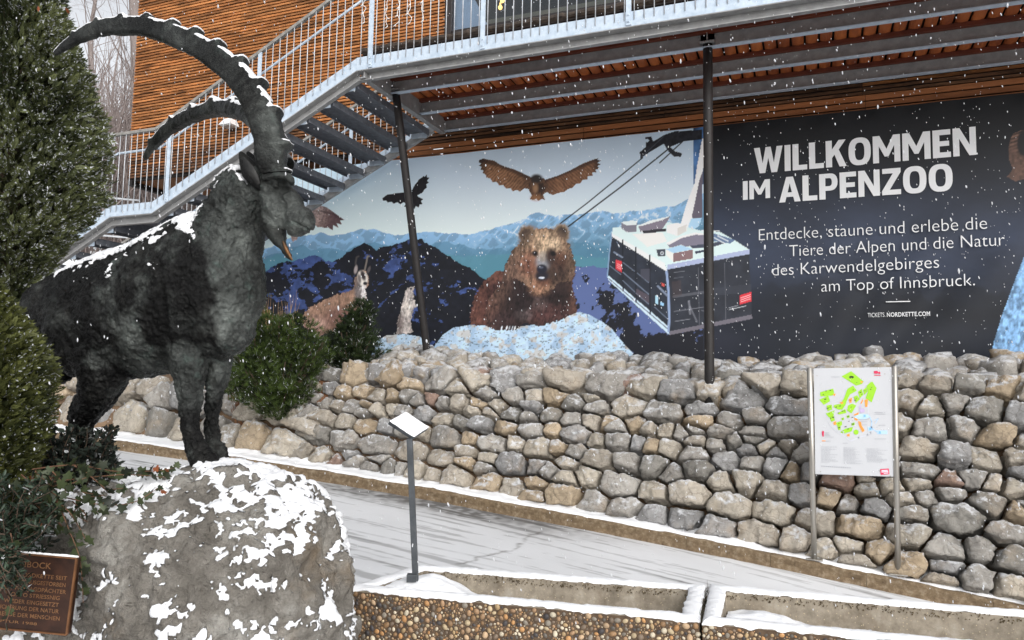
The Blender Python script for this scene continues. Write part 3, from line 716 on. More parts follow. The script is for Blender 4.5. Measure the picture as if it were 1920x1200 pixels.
    put(bd, S(98, 70, 52)*(0.8+0.6*fur)[:, None]); put(ellm(1005, 334, 11, 8, 0.4), S(48, 42, 40)); put(ellm(1012, 352, 8, 9, 0.5)*0.8, S(40, 30, 28)); put(ellm(1003, 352, 5, 8, 0.6)*0.7, S(168, 130, 98)); put(ellm(1004, 370, 10, 6, 0.6)*0.7, S(156, 110, 74))
    om = np.maximum(np.maximum(lw, rw), bd); part[om > 0.5] = 3
    K_ = lambda pts: poly(zc(pts, 2.5, 420, 200))
    crow = np.maximum(np.maximum(K_([(738, 428), (758, 412), (790, 406), (852, 400), (854, 455), (838, 446), (822, 456), (808, 446), (792, 454), (780, 444), (764, 448), (756, 438), (742, 440)]), K_([(876, 392), (892, 362), (912, 338), (924, 330), (932, 322), (936, 328), (946, 317), (946, 328), (959, 332), (948, 344), (957, 354), (944, 362), (948, 376), (936, 386), (926, 402), (890, 420)])), K_([(840, 412), (862, 396), (896, 398), (906, 420), (930, 432), (920, 440), (926, 456), (912, 456), (910, 472), (896, 464), (888, 479), (874, 464), (852, 480), (858, 462), (840, 470), (850, 450)]))
    put(crow, S(30, 28, 32)*(1+0.5*fur)[:, None]); part[crow > 0.5] = 4
    E_ = lambda pts: poly(zc(pts, 4, 400, 220))
    eg = np.maximum(E_([(660, 668), (700, 658), (790, 655), (842, 672), (976, 768), (940, 768), (956, 802), (915, 790), (930, 826), (890, 806), (888, 846), (850, 822), (826, 828), (800, 818), (770, 820), (740, 790), (660, 780)]), E_([(574, 890), (600, 880), (626, 900), (616, 918), (602, 918), (592, 934), (580, 922)]))
    eg = np.maximum(eg, E_([(440, 900), (462, 884), (478, 920), (462, 934)]))
    dk = sstep(590, 630, U0+0.4*(V0-400)); put(eg, S(160, 138, 132)*(1+0.4*fbm(np.stack([U0*0.3-V0*0.2, V0*0.35+U0*0.2, 0*U0], 1), 3, 66))[:, None]); put(eg*dk*0.85, S(84, 58, 66)); put(eg*line([(600, 395), (622, 400), (640, 412)], 3, 2)*0.6, S(60, 44, 52)); part[eg > 0.5] = 5
    # ---- chamois and marmot
    fuzzy(True)
    cb = K_([(356, 1010), (362, 985), (382, 950), (430, 922), (520, 882), (600, 855), (612, 800), (628, 770), (640, 764), (662, 768), (673, 815), (672, 838), (658, 850), (662, 900), (642, 932), (600, 960), (560, 975), (548, 1010), (526, 1056), (500, 1062), (470, 1060), (440, 1078), (412, 1066), (392, 1050), (368, 1030)])
    put(cb, S(146, 116, 98)); put(cb*ellm(420+440/2.5, 200+1030/2.5, 30, 22, 0.6)*0.7, S(112, 80, 68)); put(cb*ellm(590, 608, 22, 14, 0.7)*0.8, S(172, 142, 130)); put(cb*ellm(638, 592, 26, 16, 0.7)*0.7, S(120, 84, 80)); put(cb*ellm(672, 548, 9, 30, 0.5), S(112, 104, 104)); put(cb*ellm(680, 545, 5, 24, 0.5), S(196, 190, 190))
    col[:] = col*(1+cb*(0.35*fur+0.25*fur2))[:, None].clip(0.4, 1.7)
    fuzzy(False)
    put(ellm(678, 521, 9.5, 14, 0.25, -12), S(204, 198, 192)); put(ellm(679, 516, 4.4, 10, 0.5, -18), S(58, 50, 54)); put(ellm(672, 522, 3, 9, 0.5, -10)*0.8, S(70, 60, 62)); put(ellm(683, 531, 4, 3.2, 0.4), S(34, 32, 38))
    put(line(zc([(617, 768), (612, 730), (617, 704), (626, 700)], 2.5, 420, 200), 3.2), S(70, 66, 66)); put(line(zc([(655, 765), (664, 725), (668, 700), (675, 700)], 2.5, 420, 200), 3.2), S(120, 112, 106)); put(ellm(665, 505, 3.2, 8, 0.4, 10), S(150, 140, 140)); put(ellm(690, 505, 2.5, 7, 0.4, 20), S(90, 84, 86))
    part[cb > 0.5] = 6; part[ellm(678, 521, 9.5, 14) > 0.5] = 6
    fuzzy(True)
    mm = K_([(804, 1066), (806, 1040), (812, 1000), (826, 940), (843, 872), (862, 846), (888, 842), (888, 856), (882, 868), (886, 895), (898, 934), (884, 946), (880, 975), (870, 1000), (878, 1062)])
    put(mm, S(160, 152, 148)); put(mm*ellm(761, 575, 8, 14, 0.7)*0.7, S(196, 188, 180)); put(mm*ellm(748, 605, 7, 18, 0.6)*0.7, S(104, 90, 88)); put(mm*ellm(752, 560, 6, 12, 0.6)*0.5, S(110, 100, 100)); col[:] = col*(1+mm*(0.45*fur+0.35*fur2))[:, None].clip(0.4, 1.7)
    fuzzy(False)
    put(ellm(769, 541, 2.2, 1.8, 0.4), S(34, 32, 36)); part[mm > 0.5] = 7
    # ---- cable car
    G = lambda pts: poly(zc(pts, 4.615, 1120, 380)); GL = lambda pts, w, s=0.5: line(zc(pts, 4.615, 1120, 380), w, s)
    Z4 = lambda pts: zc(pts, 2.5, 820, 200)
    cab = np.zeros(len(U))
    for pts, w in (([(575, 545), (700, 450), (960, 236)], 2.2), ([(612, 560), (860, 372), (1085, 192)], 2.6)):
        m = line(Z4(pts), w); put(m, S(30, 32, 38)); cab = np.maximum(cab, m)
    m = poly(Z4([(950, 240), (946, 210), (975, 185), (972, 140), (1000, 135), (1010, 160), (1060, 130), (1110, 112), (1240, 105), (1240, 150), (1150, 160), (1090, 185), (1110, 205), (1145, 215), (1140, 232), (1105, 230), (1075, 200), (1060, 170), (1000, 205)]))*(1-ellm(1212, 262, 4, 3)); put(m, S(32, 34, 42)*(1+0.5*fbm(Q*0.2, 2, 67))[:, None]); cab = np.maximum(cab, m)
    put(line(Z4([(955, 232), (1060, 135)]), 1.5)*0.5, S(90, 96, 108)); put(line(Z4([(1040, 260), (1180, 130)]), 2.2), S(36, 38, 44))
    arm = G([(715, 190), (770, 0), (838, -170), (862, -330), (905, -560), (925, -560), (915, -330), (905, -100), (905, 110), (880, 200), (760, 270)]); put(arm, S(206, 214, 222)); put(arm*G([(815, 110), (840, 0), (880, -200), (930, -330), (930, 200), (860, 250)]), S(104, 98, 112)); put(arm*G([(770, 240), (810, 130), (905, 130), (850, 260)]), S(150, 182, 216)); cab = np.maximum(cab, arm)
    side = G([(122, 262), (590, 575), (620, 1120), (80, 640)]); front = G([(600, 560), (1312, 438), (1336, 980), (1336, 1004), (622, 1142)]); roof = G([(128, 212), (200, 205), (290, 196), (420, 180), (620, 165), (900, 240), (1060, 250), (1190, 325), (1312, 402), (1312, 442), (602, 576), (580, 520), (122, 268)])
    put(side, S(42, 48, 60)*(1+0.3*fbm(Q*0.06, 3, 68))[:, None]); put(front, S(48, 52, 62)*(1+0.25*fbm(Q*0.05+4, 3, 69))[:, None])
    put(G([(80, 625), (95, 630), (600, 1062), (622, 1142), (604, 1130), (90, 668)]), S(176, 194, 214)); put(GL([(95, 655), (604, 1090)], 1.6), S(60, 66, 80)); put(GL([(122, 262), (100, 420), (82, 640)], 2.4), S(120, 146, 176)); put(GL([(592, 560), (612, 760), (618, 1000), (612, 1110)], 4.5), S(130, 148, 180))
    put(G([(620, 1112), (1336, 966), (1338, 1004), (622, 1144)]), S(112, 108, 118))
    put(roof, S(188, 206, 222)); put(G([(600, 535), (1312, 402), (1312, 442), (602, 576)]), S(150, 160, 188)); put(G([(122, 262), (580, 520), (600, 578), (590, 590), (118, 288)]), S(202, 216, 228))
    put(G([(300, 270), (560, 255), (600, 330), (430, 380)]), S(206, 208, 202)); put(G([(200, 165), (340, 150), (335, 245), (250, 250), (205, 220)]), S(124, 122, 134)); put(G([(200, 165), (250, 195), (335, 190), (340, 150), (290, 150)]), S(196, 206, 216))
    put(G([(350, 200), (630, 112), (575, 200), (560, 220), (370, 250)]), S(128, 120, 134)); put(G([(350, 195), (450, 150), (635, 110), (560, 145), (370, 200)]), S(200, 208, 216)); put(G([(370, 240), (590, 218), (590, 245), (400, 262)]), S(52, 52, 60))
    put(G([(600, 190), (680, 172), (770, 180), (770, 240), (690, 285), (600, 255)]), S(206, 210, 206)); put(G([(690, 215), (770, 185), (765, 245), (690, 285)]), S(188, 186, 182))
    put(G([(600, 350), (720, 290), (840, 262), (930, 268), (1000, 290), (1000, 350), (880, 365), (620, 385)]), S(126, 122, 138)); put(G([(590, 345), (720, 285), (840, 255), (930, 262), (930, 275), (840, 275), (720, 305), (615, 362)]), S(214, 216, 218)); put(G([(800, 370), (1000, 345), (1140, 310), (1160, 330), (1000, 380), (820, 395)]), S(74, 80, 98))
    put(G([(1000, 260), (1190, 320), (1150, 350), (1000, 330)]), S(96, 118, 150)); 
    for a_, b_ in (((1040, 285), (1130, 330)), ((1010, 300), (1100, 350)), ((900, 238), (1050, 242))): put(GL([a_, b_], 1.6), S(212, 220, 228))
    put(G([(590, 400), (720, 360), (825, 400), (825, 480), (655, 510), (590, 450)]), S(206, 204, 200)); put(G([(655, 435), (825, 402), (825, 480), (655, 510)]), S(136, 110, 112)); put(G([(590, 400), (720, 362), (825, 400), (655, 432)]), S(150, 182, 220)); put(G([(505, 400), (585, 395), (585, 460), (520, 460)]), S(66, 72, 84)); put(ellm(1240.5, 474, 3.2, 3.4, 0.3), S(190, 194, 200)); put(ellm(1240.5, 474, 1.6, 1.8, 0.3), S(50, 52, 60))
    put(G([(840, 420), (930, 400), (930, 420), (850, 440)]), S(50, 60, 84))
    # windows: mullions, rails, reflections
    for x in (215, 328, 450): put(GL([(x, 330+(x-122)*0.55-60), (x+2, 760+(x-215)*0.86)], 2.6), S(26, 30, 40))
    for (a_, b_, w_) in (((140, 425), (212, 470), 3.0), ((218, 515), (318, 590), 1.2), ((218, 600), (440, 790), 1.6), ((340, 605), (440, 690), 1.2), ((215, 670), (320, 770), 1.2), ((330, 780), (440, 875), 1.4), ((520, 720), (600, 800), 4.0), ((490, 900), (600, 1000), 1.2), ((105, 545), (200, 620), 1.2), ((165, 335), (185, 385), 1.4)): put(GL([a_, b_], w_)*0.8, S(128, 140, 162))
    put(G([(370, 570), (450, 570), (450, 690), (370, 640)])*0.6, S(86, 86, 100)); put(G([(335, 740), (440, 800), (440, 870), (335, 790)])*0.5, S(112, 98, 108)); put(G([(500, 800), (520, 805), (525, 880), (500, 870)]), S(150, 186, 214)); put(G([(540, 850), (572, 870), (568, 895), (540, 880)]), S(130, 170, 200)); put(G([(550, 690), (578, 700), (575, 725), (552, 715)]), S(196, 80, 72))
    for (a_, b_, w_, o_) in (((660, 600), (750, 590), 1.2, .5), ((660, 650), (740, 640), 1.0, .4), ((660, 940), (930, 900), 1.4, .5), ((670, 1025), (800, 1005), 1.2, .7), ((790, 850), (800, 960), 4, .5), ((800, 900), (860, 1030), 3, .4), ((900, 930), (980, 950), 2, .4), ((870, 560), (880, 1060), 1.2, .3), ((1100, 520), (1110, 1010), 1.2, .3), ((660, 810), (940, 770), 5, .25)): put(GL([a_, b_], w_)*o_, S(150, 152, 162))
    put(G([(640, 680), (720, 670), (730, 800), (650, 820)])*0.4, S(84, 70, 70)); put(G([(1000, 740), (1330, 700), (1336, 780), (1000, 800)])*0.25, S(80, 84, 96))
    put(G([(152, 490), (210, 505), (208, 602), (156, 572)]), S(204, 58, 68)); put(G([(1230, 800), (1328, 770), (1336, 850), (1234, 880)]), S(206, 50, 62))
    for yy in (0.28, 0.5, 0.72):
        put(GL([(1240, 800+yy*80), (1324, 772+yy*80)], 1.1)*0.8, S(235, 190, 194)); put(GL([(166, 505+yy*70), (200, 520+yy*74)], 0.9)*0.7, S(235, 190, 194))
    put(GL([(1138, 908), (1215, 888)], 1.2)*0.7, S(170, 174, 182)); put(GL([(1138, 924), (1285, 892)], 1.3)*0.8, S(180, 184, 190))
    cab = np.maximum(np.maximum(cab, np.maximum(side, front)), roof); part[cab > 0.5] = 10
    # sheet folds low on the right, slight waviness elsewhere
    wv = 0.030*(1+np.sin(X*4.6-Z*6.0+1.2*np.sin(Z*2)))*sstep(0.2, 1.6, X)*sstep(4.3, 2.6, Z)+0.014*(1+np.sin(X*11.0-Z*7.0+2*np.sin(X*2)))*sstep(-0.5, 1.5, X)*sstep(4.2, 2.8, Z)+0.004*np.sin(X*11)*sstep(5.2, 5.36, Z)+0.005*np.sin(X*2.3)
    Y = BY+0.03+wv
    V3 = np.stack([X.ravel(), Y.ravel(), Z.ravel()], 1)
    F = grid(nx, nz)
    fp = part[F[:, 0]]
    k = N('printed_vinyl'); k.base(k.attr('Col').outputs['Color']); k.set(0.5, 0, 0.35); M['vinyl'] = k.m
    ban = thing('welcome_banner', 'huge printed banner of bear, birds and cable car with white WILLKOMMEN lettering', 'banner', (-2.8, BY, z0))
    names = ['printed_landscape', 'printed_rock', 'printed_bear', 'printed_owl', 'printed_crow', 'printed_wing', 'printed_chamois', 'printed_marmot', 'printed_blue_rock', 'printed_horn', 'printed_cable_car']
    for i, nm in enumerate(names):
        f = F[fp == i]
        if not len(f): continue
        idx, inv = np.unique(f.ravel(), return_inverse=True)
        obj(nm, V3[idx], inv.reshape(-1, 4), M['vinyl'], ban, cols=(col[idx]*(0.9+0.5*sstep(0.06, 0.45, col[idx].mean(1)))[:, None]).clip(0.001, 0.85), smooth=True)
    return ban
ban = build_banner()
M['ink_white'] = varied('white_print', (0.72, 0.73, 0.75, 1), (0.78, 0.79, 0.8, 1), 3, 0.5)

def text_mesh(body, bold=0.0, thick=0.0, space=1.0):
    cu = bpy.data.curves.new('txt', 'FONT'); cu.body = body; cu.size = 1.0; cu.offset = bold; cu.resolution_u = 4; cu.extrude = thick; cu.space_character = space
    o = bpy.data.objects.new('txt', cu); COL.objects.link(o); dg = bpy.context.evaluated_depsgraph_get(); dg.update()
    me = bpy.data.meshes.new_from_object(o.evaluated_get(dg)); bpy.data.objects.remove(o)
    V = np.array([v.co[:] for v in me.vertices]); F = [list(p.vertices) for p in me.polygons]
    bpy.data.meshes.remove(me); bpy.data.curves.remove(cu)
    return V, F
CAPH = None
def place_text(name, body, org, ux, uz, width, cap, mat, parent, bold=0.0, off=None):
    """org: left end of the baseline; ux, uz unit vectors; width and cap height in metres"""
    global CAPH
    if CAPH is None:
        v, _ = text_mesh('H'); CAPH = v[:, 1].max()
    V, F = text_mesh(body, bold, 0.0, 1.0+max(bold, 0)*3.2)
    V = V.copy(); sx = width/(V[:, 0].max()-V[:, 0].min()); sz = cap/(CAPH+bold)
    x = (V[:, 0]-V[:, 0].min())*sx; y = V[:, 1]*sz
    ux = np.asarray(ux, float); uz = np.asarray(uz, float)
    W_ = np.asarray(org, float)+x[:, None]*ux+y[:, None]*uz
    return obj(name, W_, F, mat, parent)
TY = BY+0.014
def _arc(cx, cy, rx, ry, a0, a1, n, e=2.3):
    out = []
    for t in np.linspace(math.radians(a0), math.radians(a1), n):
        c, s_ = math.cos(t), math.sin(t); out.append((cx+rx*math.copysign(abs(c)**(2/e), c), cy+ry*math.copysign(abs(s_)**(2/e), s_)))
    return out
def _strip(a, b): return [[a[i], a[i+1], b[i+1], b[i]] for i in range(len(a)-1)]
GLYPH = {'I': (0.23, [[(0, 0), (.23, 0), (.23, 1), (0, 1)]]), 'L': (0.55, [[(0, 0), (.55, 0), (.55, .19), (.23, .19), (.23, 1), (0, 1)]]),
 'E': (0.60, [[(0, 0), (.6, 0), (.6, .19), (.23, .19), (.23, .41), (.55, .41), (.55, .59), (.23, .59), (.23, .81), (.6, .81), (.6, 1), (0, 1)]]),
 'N': (0.76, [[(0, 0), (.21, 0), (.21, .62), (.53, 0), (.76, 0), (.76, 1), (.55, 1), (.55, .38), (.23, 1), (0, 1)]]),
 'M': (0.96, [[(0, 0), (.21, 0), (.21, .62), (.41, .22), (.55, .22), (.75, .62), (.75, 0), (.96, 0), (.96, 1), (.72, 1), (.48, .50), (.24, 1), (0, 1)]]),
 'W': (1.12, [[(0, 1), (.22, 0), (.44, 0), (.56, .58), (.68, 0), (.90, 0), (1.12, 1), (.89, 1), (.78, .38), (.66, 1), (.46, 1), (.34, .38), (.23, 1)]]),
 'K': (0.76, [[(0, 0), (.23, 0), (.23, .34), (.32, .46), (.50, 0), (.76, 0), (.48, .64), (.74, 1), (.48, 1), (.23, .66), (.23, 1), (0, 1)]]),
 'Z': (0.66, [[(0, 0), (.66, 0), (.66, .19), (.27, .19), (.66, .84), (.66, 1), (.02, 1), (.02, .81), (.39, .81), (0, .16)]]),
 'A': (0.82, [[(0, 0), (.23, 0), (.28, .2), (.33, .38), (.41, .74), (.41, 1), (.28, 1)], [(.82, 0), (.54, 1), (.41, 1), (.41, .74), (.49, .38), (.54, .2), (.59, 0)], [(.28, .2), (.54, .2), (.49, .38), (.33, .38)]]),
 'P': (0.68, [[(0, 0), (.23, 0), (.23, 1), (0, 1)]]+_strip([(.23, 1)]+_arc(.40, .665, .28, .335, 90, -90, 13)+[(.23, .33)], [(.23, .82)]+_arc(.38, .665, .09, .155, 90, -90, 13)+[(.23, .51)])),
 'O': (0.80, _strip(_arc(.40, .5, .40, .515, 0, 360, 37, 2.6), _arc(.40, .5, .17, .325, 0, 360, 37, 2.8)))}
def block_text(body, pl, pr, cap_px):
    a = at_y(*pl, TY); b = at_y(*pr, TY); capm = at_y(pl[0], pl[1]-cap_px, TY)[2]-a[2]; ux = nrm(b-a)
    tot = sum(GLYPH[c][0] for c in body)+0.075*(len(body)-1); sx = np.linalg.norm(b-a)/tot; x = 0
    for c in body:
        V, F = [], []
        for pol in GLYPH[c][1]:
            n = len(V); V += [a+ux*(x+p)*sx+np.array([0, 0, q*capm]) for p, q in pol]; F.append(list(range(n, n+len(pol))))
        obj('letter', np.array(V), F, M['ink_white'], ban); x += GLYPH[c][0]+0.075
def btext(body, pl, pr, cap_px, bold=0.0):
    a = at_y(*pl, TY); b = at_y(*pr, TY); d = np.linalg.norm(a-EYE)
    top = at_y(pl[0], pl[1]-cap_px, TY)
    place_text('lettering', body, a, nrm(b-a), (0, 0, 1), np.linalg.norm(b-a), top[2]-a[2], M['ink_white'], ban, bold)
block_text('WILLKOMMEN', (1414, 326), (1831, 290), 48)
block_text('IM', (1393, 375), (1444, 371), 35)
block_text('ALPENZOO', (1461, 380), (1787, 357), 47)
btext('Entdecke, staune und erlebe die', (1423, 451), (1851, 429), 21, -0.012)
btext('Tiere der Alpen und die Natur', (1480, 481), (1884, 460), 21, -0.012)
btext('des Karwendelgebirges', (1448, 517), (1761, 502), 21, -0.012)
btext('am Top of Innsbruck.', (1540, 547), (1828, 535), 21, -0.012)
btext('TICKETS.', (1627, 595), (1660, 594), 8, -0.005)
btext('NORDKETTE.COM', (1663, 594), (1744, 592), 8, 0.018)
mb = MB(); a = at_y(1661, 566, TY); b = at_y(1707, 565, TY); mb.bar(a, b, 0.004, 0.012, (0, 1, 0)); mb.build('divider_line', M['ink_white'], ban)
# eyelets of white rope along the top edge
# ------------------------------------------------------------------ boulders
k = N('limestone_boulder'); v = k.coord(); a = k.attr('Col').outputs['Color']
n1 = k.noise(v, 7, 8, 0.7, 0.6); n2 = k.noise(v, 28, 6, 0.75); n3 = k.noise(v, 3, 4, 0.6)
a = k.mix(1.0, a, k.ramp(n1, [(0.28, 0.62), (0.5, 1.0), (0.72, 1.25)]), 'MULTIPLY')
a = k.mix(k.ramp(n3, [(0.54, 0.0), (0.74, 0.35)]), a, C(172, 146, 112))
a = k.mix(k.ramp(n2, [(0.30, 0.55), (0.42, 0.0)]), a, C(84, 76, 68))
vo = k.n('ShaderNodeTexVoronoi', feature='DISTANCE_TO_EDGE', Scale=6.0); 
mpd = k.n('ShaderNodeMix', data_type='RGBA', blend_type='ADD'); mpd.inputs[0].default_value = 0.25
k.l(v, mpd.inputs[6]); nz_ = k.n('ShaderNodeTexNoise', Scale=5.0, Detail=4.0); k.l(v, nz_.inputs['Vector']); k.l(nz_.outputs['Color'], mpd.inputs[7]); k.l(mpd.outputs[2], vo.inputs['Vector'])
a = k.mix(k.ramp(vo.outputs['Distance'], [(0.0, 0.45), (0.035, 0.0)]), a, C(92, 84, 76))
frost = k.noise(v, 9, 8, 0.75)
msk = k.ramp(k.math('ADD', k.math('MULTIPLY', k.upz(), 0.60), k.math('MULTIPLY', k.math('SUBTRACT', frost, 0.5), 2.6)), [(0.36, 0.0), (0.68, 1.0)])
a = k.mix(k.math('MULTIPLY', msk, 0.88), a, (0.70, 0.71, 0.73, 1))
k.base(a); k.set(0.85, 0, 0.25)
h = k.math('ADD', k.math('MULTIPLY', n1, 0.6), k.math('MULTIPLY', n2, 0.5)); k.bump(h, 1.0, 0.06); M['boulder'] = k.m

def power_cells(dom, seeds, w, iters, pts):
    """Lloyd relaxation of a power diagram using sample points; returns moved seeds"""
    s = seeds.copy()
    for _ in range(iters):
        lab = np.zeros(len(pts), int); best = np.full(len(pts), 1e9)
        for i in range(len(s)):
            d = ((pts-s[i])**2).sum(1)-w[i]; m = d < best; best[m] = d[m]; lab[m] = i
        cnt = np.bincount(lab, minlength=len(s)).astype(float)
        for ax in (0, 1):
            c = np.bincount(lab, pts[:, ax], minlength=len(s)); ok = cnt > 0; s[ok, ax] = c[ok]/cnt[ok]
    return s
def boulder_mesh(center, u, v, n, planes, hf, hb, r, sub, seed, p=60):
    """rounded convex rock: planes [(a,b,h)] bound it sideways in the wall, hf bulges out along n"""
    D, F = ico(sub)
    Nn, H = [], []
    for (a, b, h) in planes:
        t = r.uniform(-0.12, 0.05) if b > 0.5 else r.uniform(-0.10, 0.25); q = nrm([a, b, t]); Nn.append(q); H.append(max(h, 0.03)*q[0]*a+max(h, 0.03)*q[1]*b if False else max(h, 0.03)*math.hypot(q[0], q[1]))
        if r.random() < (0.10 if b > 0.5 else 0.32):
            c = nrm([a, b, r.uniform(0.5, 1.6)]); Nn.append(c); H.append((max(h, 0.03)*math.hypot(c[0], c[1])+hf*c[2])*r.uniform(0.84, 0.98))
    for _ in range(r.randint(3, 5)):
        q = nrm([r.uniform(-0.5, 0.5), r.uniform(-0.35, 0.5), 1]); Nn.append(q); H.append(hf*r.uniform(0.78, 1.05))
    Nn.append(np.array([0, 0, -1.0])); H.append(hb)
    Nn = np.array(Nn); H = np.array(H)
    q = np.clip(D@Nn.T/H, 1e-4, None)
    rad = (q**p).sum(1)**(-1.0/p)
    P = D*rad[:, None]
    size = (P[:, 0].max()-P[:, 0].min()+P[:, 1].max()-P[:, 1].min())/2
    nn = fbm(P*(3.2/size)+seed*7.7, 4, seed)*0.035*size + (ridged(P*(4.2/size)+seed*3.1, 6, seed+5)-0.55)*0.10*size
    P = P+D*nn[:, None]
    return center+P[:, :1]*u+P[:, 1:2]*v+P[:, 2:]*n, F
def stone_tone(r, X):
    base = r.choices([lin([150, 146, 140]), lin([160, 152, 140]), lin([164, 148, 126]), lin([142, 141, 140]), lin([168, 160, 147]), lin([140, 118, 106]), lin([130, 127, 121])], [7, 6, 4, 4, 5, 0.6, 2])[0]
    return base*r.uniform(0.98, 1.42)
def seeds_in(x0, x1, lo, hi, rmin, rmax, ks, r, tries=9000, small=0.25):
    out = []; rad = []
    for t in range(tries):
        x = r.uniform(x0, x1); l_, h_ = lo(x), hi(x)
        if h_-l_ < 0.05: continue
        s = r.uniform(l_, h_)*ks
        rr = r.uniform(rmin, rmax) if r.random() > small*(t/tries*2) else rmin*r.uniform(0.6, 1.0)
        if t > tries*0.7: rr = min(rr, rmin*1.05)
        if all((x-a)**2+(s-b)**2 > ((rr+c)*0.94)**2 for (a, b), c in zip(out, rad)): out.append((x, s)); rad.append(rr)
    return np.array(out), np.array(rad)
def seeds_rows(x0, x1, lo, hi, hmin, hmax, ks, r):
    out, rad = [], []
    o_ = 0.0
    while o_ < 2.4:
        h = r.uniform(hmin, hmax)*(1.12 if o_ < 0.3 else 1.0); x = x0+r.uniform(-0.3, 0)
        while x < x1:
            hh = h*r.uniform(0.75, 1.2); w = hh*r.choice([0.75, 1.0, 1.2, 1.4, 1.7, 2.1]); c = x+w/2; L_, H_ = lo(c), hi(c)
            s = L_+o_+h/2+r.uniform(-0.22, 0.22)*h
            if x0 <= c <= x1 and s < H_-0.03 and s > L_+0.04:
                if w > 1.5*hh or r.random() > 0.16: out.append((c, s*ks)); rad.append(w/2*0.75)
                else:
                    for dq in (-0.27, 0.27): out.append((c+r.uniform(-0.05, 0.05), (s+dq*h)*ks)); rad.append(w/2*0.5)
            x += w
        o_ += h
    return np.array(out), np.array(rad)
def stone_field(x0, x1, lo, hi, rmin, rmax, ks, frame, r, hf, hb, sub, small=0.25, gap=0.008, iters=3, rows=None):
    """frame(x, s) -> origin, u, v, n ; lo/hi bound s as functions of x. Returns list of (V,F,col,area)"""
    if rows: sd_, rad = seeds_rows(x0, x1, lo, hi, rows[0], rows[1], ks, r)
    else: sd_, rad = seeds_in(x0, x1, lo, hi, rmin, rmax, ks, r, small=small)
    px_ = np.array([(x, s*ks) for x in np.linspace(x0, x1, 420) for s in np.linspace(lo(x), hi(x), 46)])
    sd_ = power_cells(None, sd_, rad**2*0.9, iters, px_)
    res = []
    for i in range(len(sd_)):
        c = sd_[i]; s = c[1]/ks
        dv = sd_-c; dist = np.hypot(dv[:, 0], dv[:, 1]); order = np.argsort(dist)[1:13]
        pl = []
        for j in order:
            d = dist[j]; h = (d*d+0.9*rad[i]**2-0.9*rad[j]**2)/(2*d)
            a, b = dv[j]/d; b2 = b*ks; L = math.hypot(a, b2)
            if h/L > 0.75: continue
            pl.append((a/L, b2/L, h/L-gap-r.uniform(0, 0.012)))
        dl = s-lo(c[0]); pl.append((0, -1, dl+0.02))
        dh = hi(c[0])-s; 
        if dh < 0.45: pl.append((r.uniform(-0.15, 0.15), 1, min(dh+r.uniform(-0.01, 0.07), 0.34)))
        pl += [(1, 0, 0.42), (-1, 0, 0.42)]
        o_, u, v, n = frame(c[0], s)
        tilt = r.uniform(-0.05, 0.05)
        V, F = boulder_mesh(np.asarray(o_)+n*r.uniform(-0.05, 0.05), u, v, n, pl, hf*r.uniform(0.75, 1.2), hb, r, sub, i+1)
        res.append((V, F, stone_tone(r, c[0]), rad[i]))
    return res
def add_stones(res, parent, name, cap=98):
    # the 98 that show largest as parts, the others as one mass
    def vis(R):
        V = R[0]; c = V.mean(0); u_, v_ = to_px(V)
        ins = ((u_ > 0) & (u_ < PW) & (v_ > 0) & (v_ < PH)).mean()
        return (u_.max()-u_.min())*(v_.max()-v_.min())*ins
    order = sorted(range(len(res)), key=lambda i: -vis(res[i]))
    rest = MB()
    VV, FF, KK, n = [], [], [], 0
    for q, i in enumerate(order):
        V, F, c, _ = res[i]
        if q < cap: obj(name, V, F, M['boulder'], parent, cols=np.tile(c, (len(V), 1)), smooth=True)
        else:
            VV.append(V); FF.append(F+n); KK.append(np.tile(c, (len(V), 1))); n += len(V)
    if VV:
        o = obj('smaller_'+name+'s', np.concatenate(VV), np.concatenate(FF), M['boulder'], parent, cols=np.concatenate(KK), smooth=True); o['kind'] = 'stuff'
# steep wall: from the kerb's snow strip up to about eye level
WB, WT, ZT = 8.12, 8.68, 1.84
def wtop(x): return 1.86+0.06*math.sin(x*0.9)+0.05*math.sin(x*2.3+1)-0.10*float(sstep(-5.5, -8.5, x))
BAT = nrm([0, WT-WB, ZT-0.45]); BN = nrm([0, -(ZT-0.45), (WT-WB)])
def wall_frame(x, s):
    z0 = 0.45
    o_ = np.array([x, WB, 0])+BAT*((s-z0)/BAT[2]); o_[2] = s
    yaw = random.uniform(-0.06, 0.06)
    n = nrm(BN+np.array([yaw, 0, random.uniform(-0.06, 0.06)])); u = nrm(np.cross(np.array([0, n[2], -n[1]]) if False else BAT, n)); v = np.cross(n, u)
    return o_, u, v, n
r = random.Random(21); random.seed(21)
w_main = thing('boulder_wall', 'dry stone retaining wall of pale limestone boulders beneath the printed banner', 'stone wall', (-1.2, WB, float(zk(-1.2))))
w_left = thing('boulder_wall', 'low rounded boulder wall seen behind the legs of the bronze ibex', 'stone wall', (-9.5, WB, float(zk(-9.5))))
lo = lambda x: float(zk(x))+0.02
res = stone_field(-6.3, 3.0, lo, wtop, 0.12, 0.33, 1.62, wall_frame, r, 0.145, 0.22, 4, small=0.55, gap=0.005, iters=1, rows=(0.16, 0.31))
add_stones(res, w_main, 'boulder', 99)
res = stone_field(-13.2, -6.3, lo, wtop, 0.16, 0.36, 1.25, wall_frame, r, 0.17, 0.22, 4, small=0.35, gap=0.006, iters=1, rows=(0.24, 0.40))
add_stones(res, w_left, 'boulder', 99)
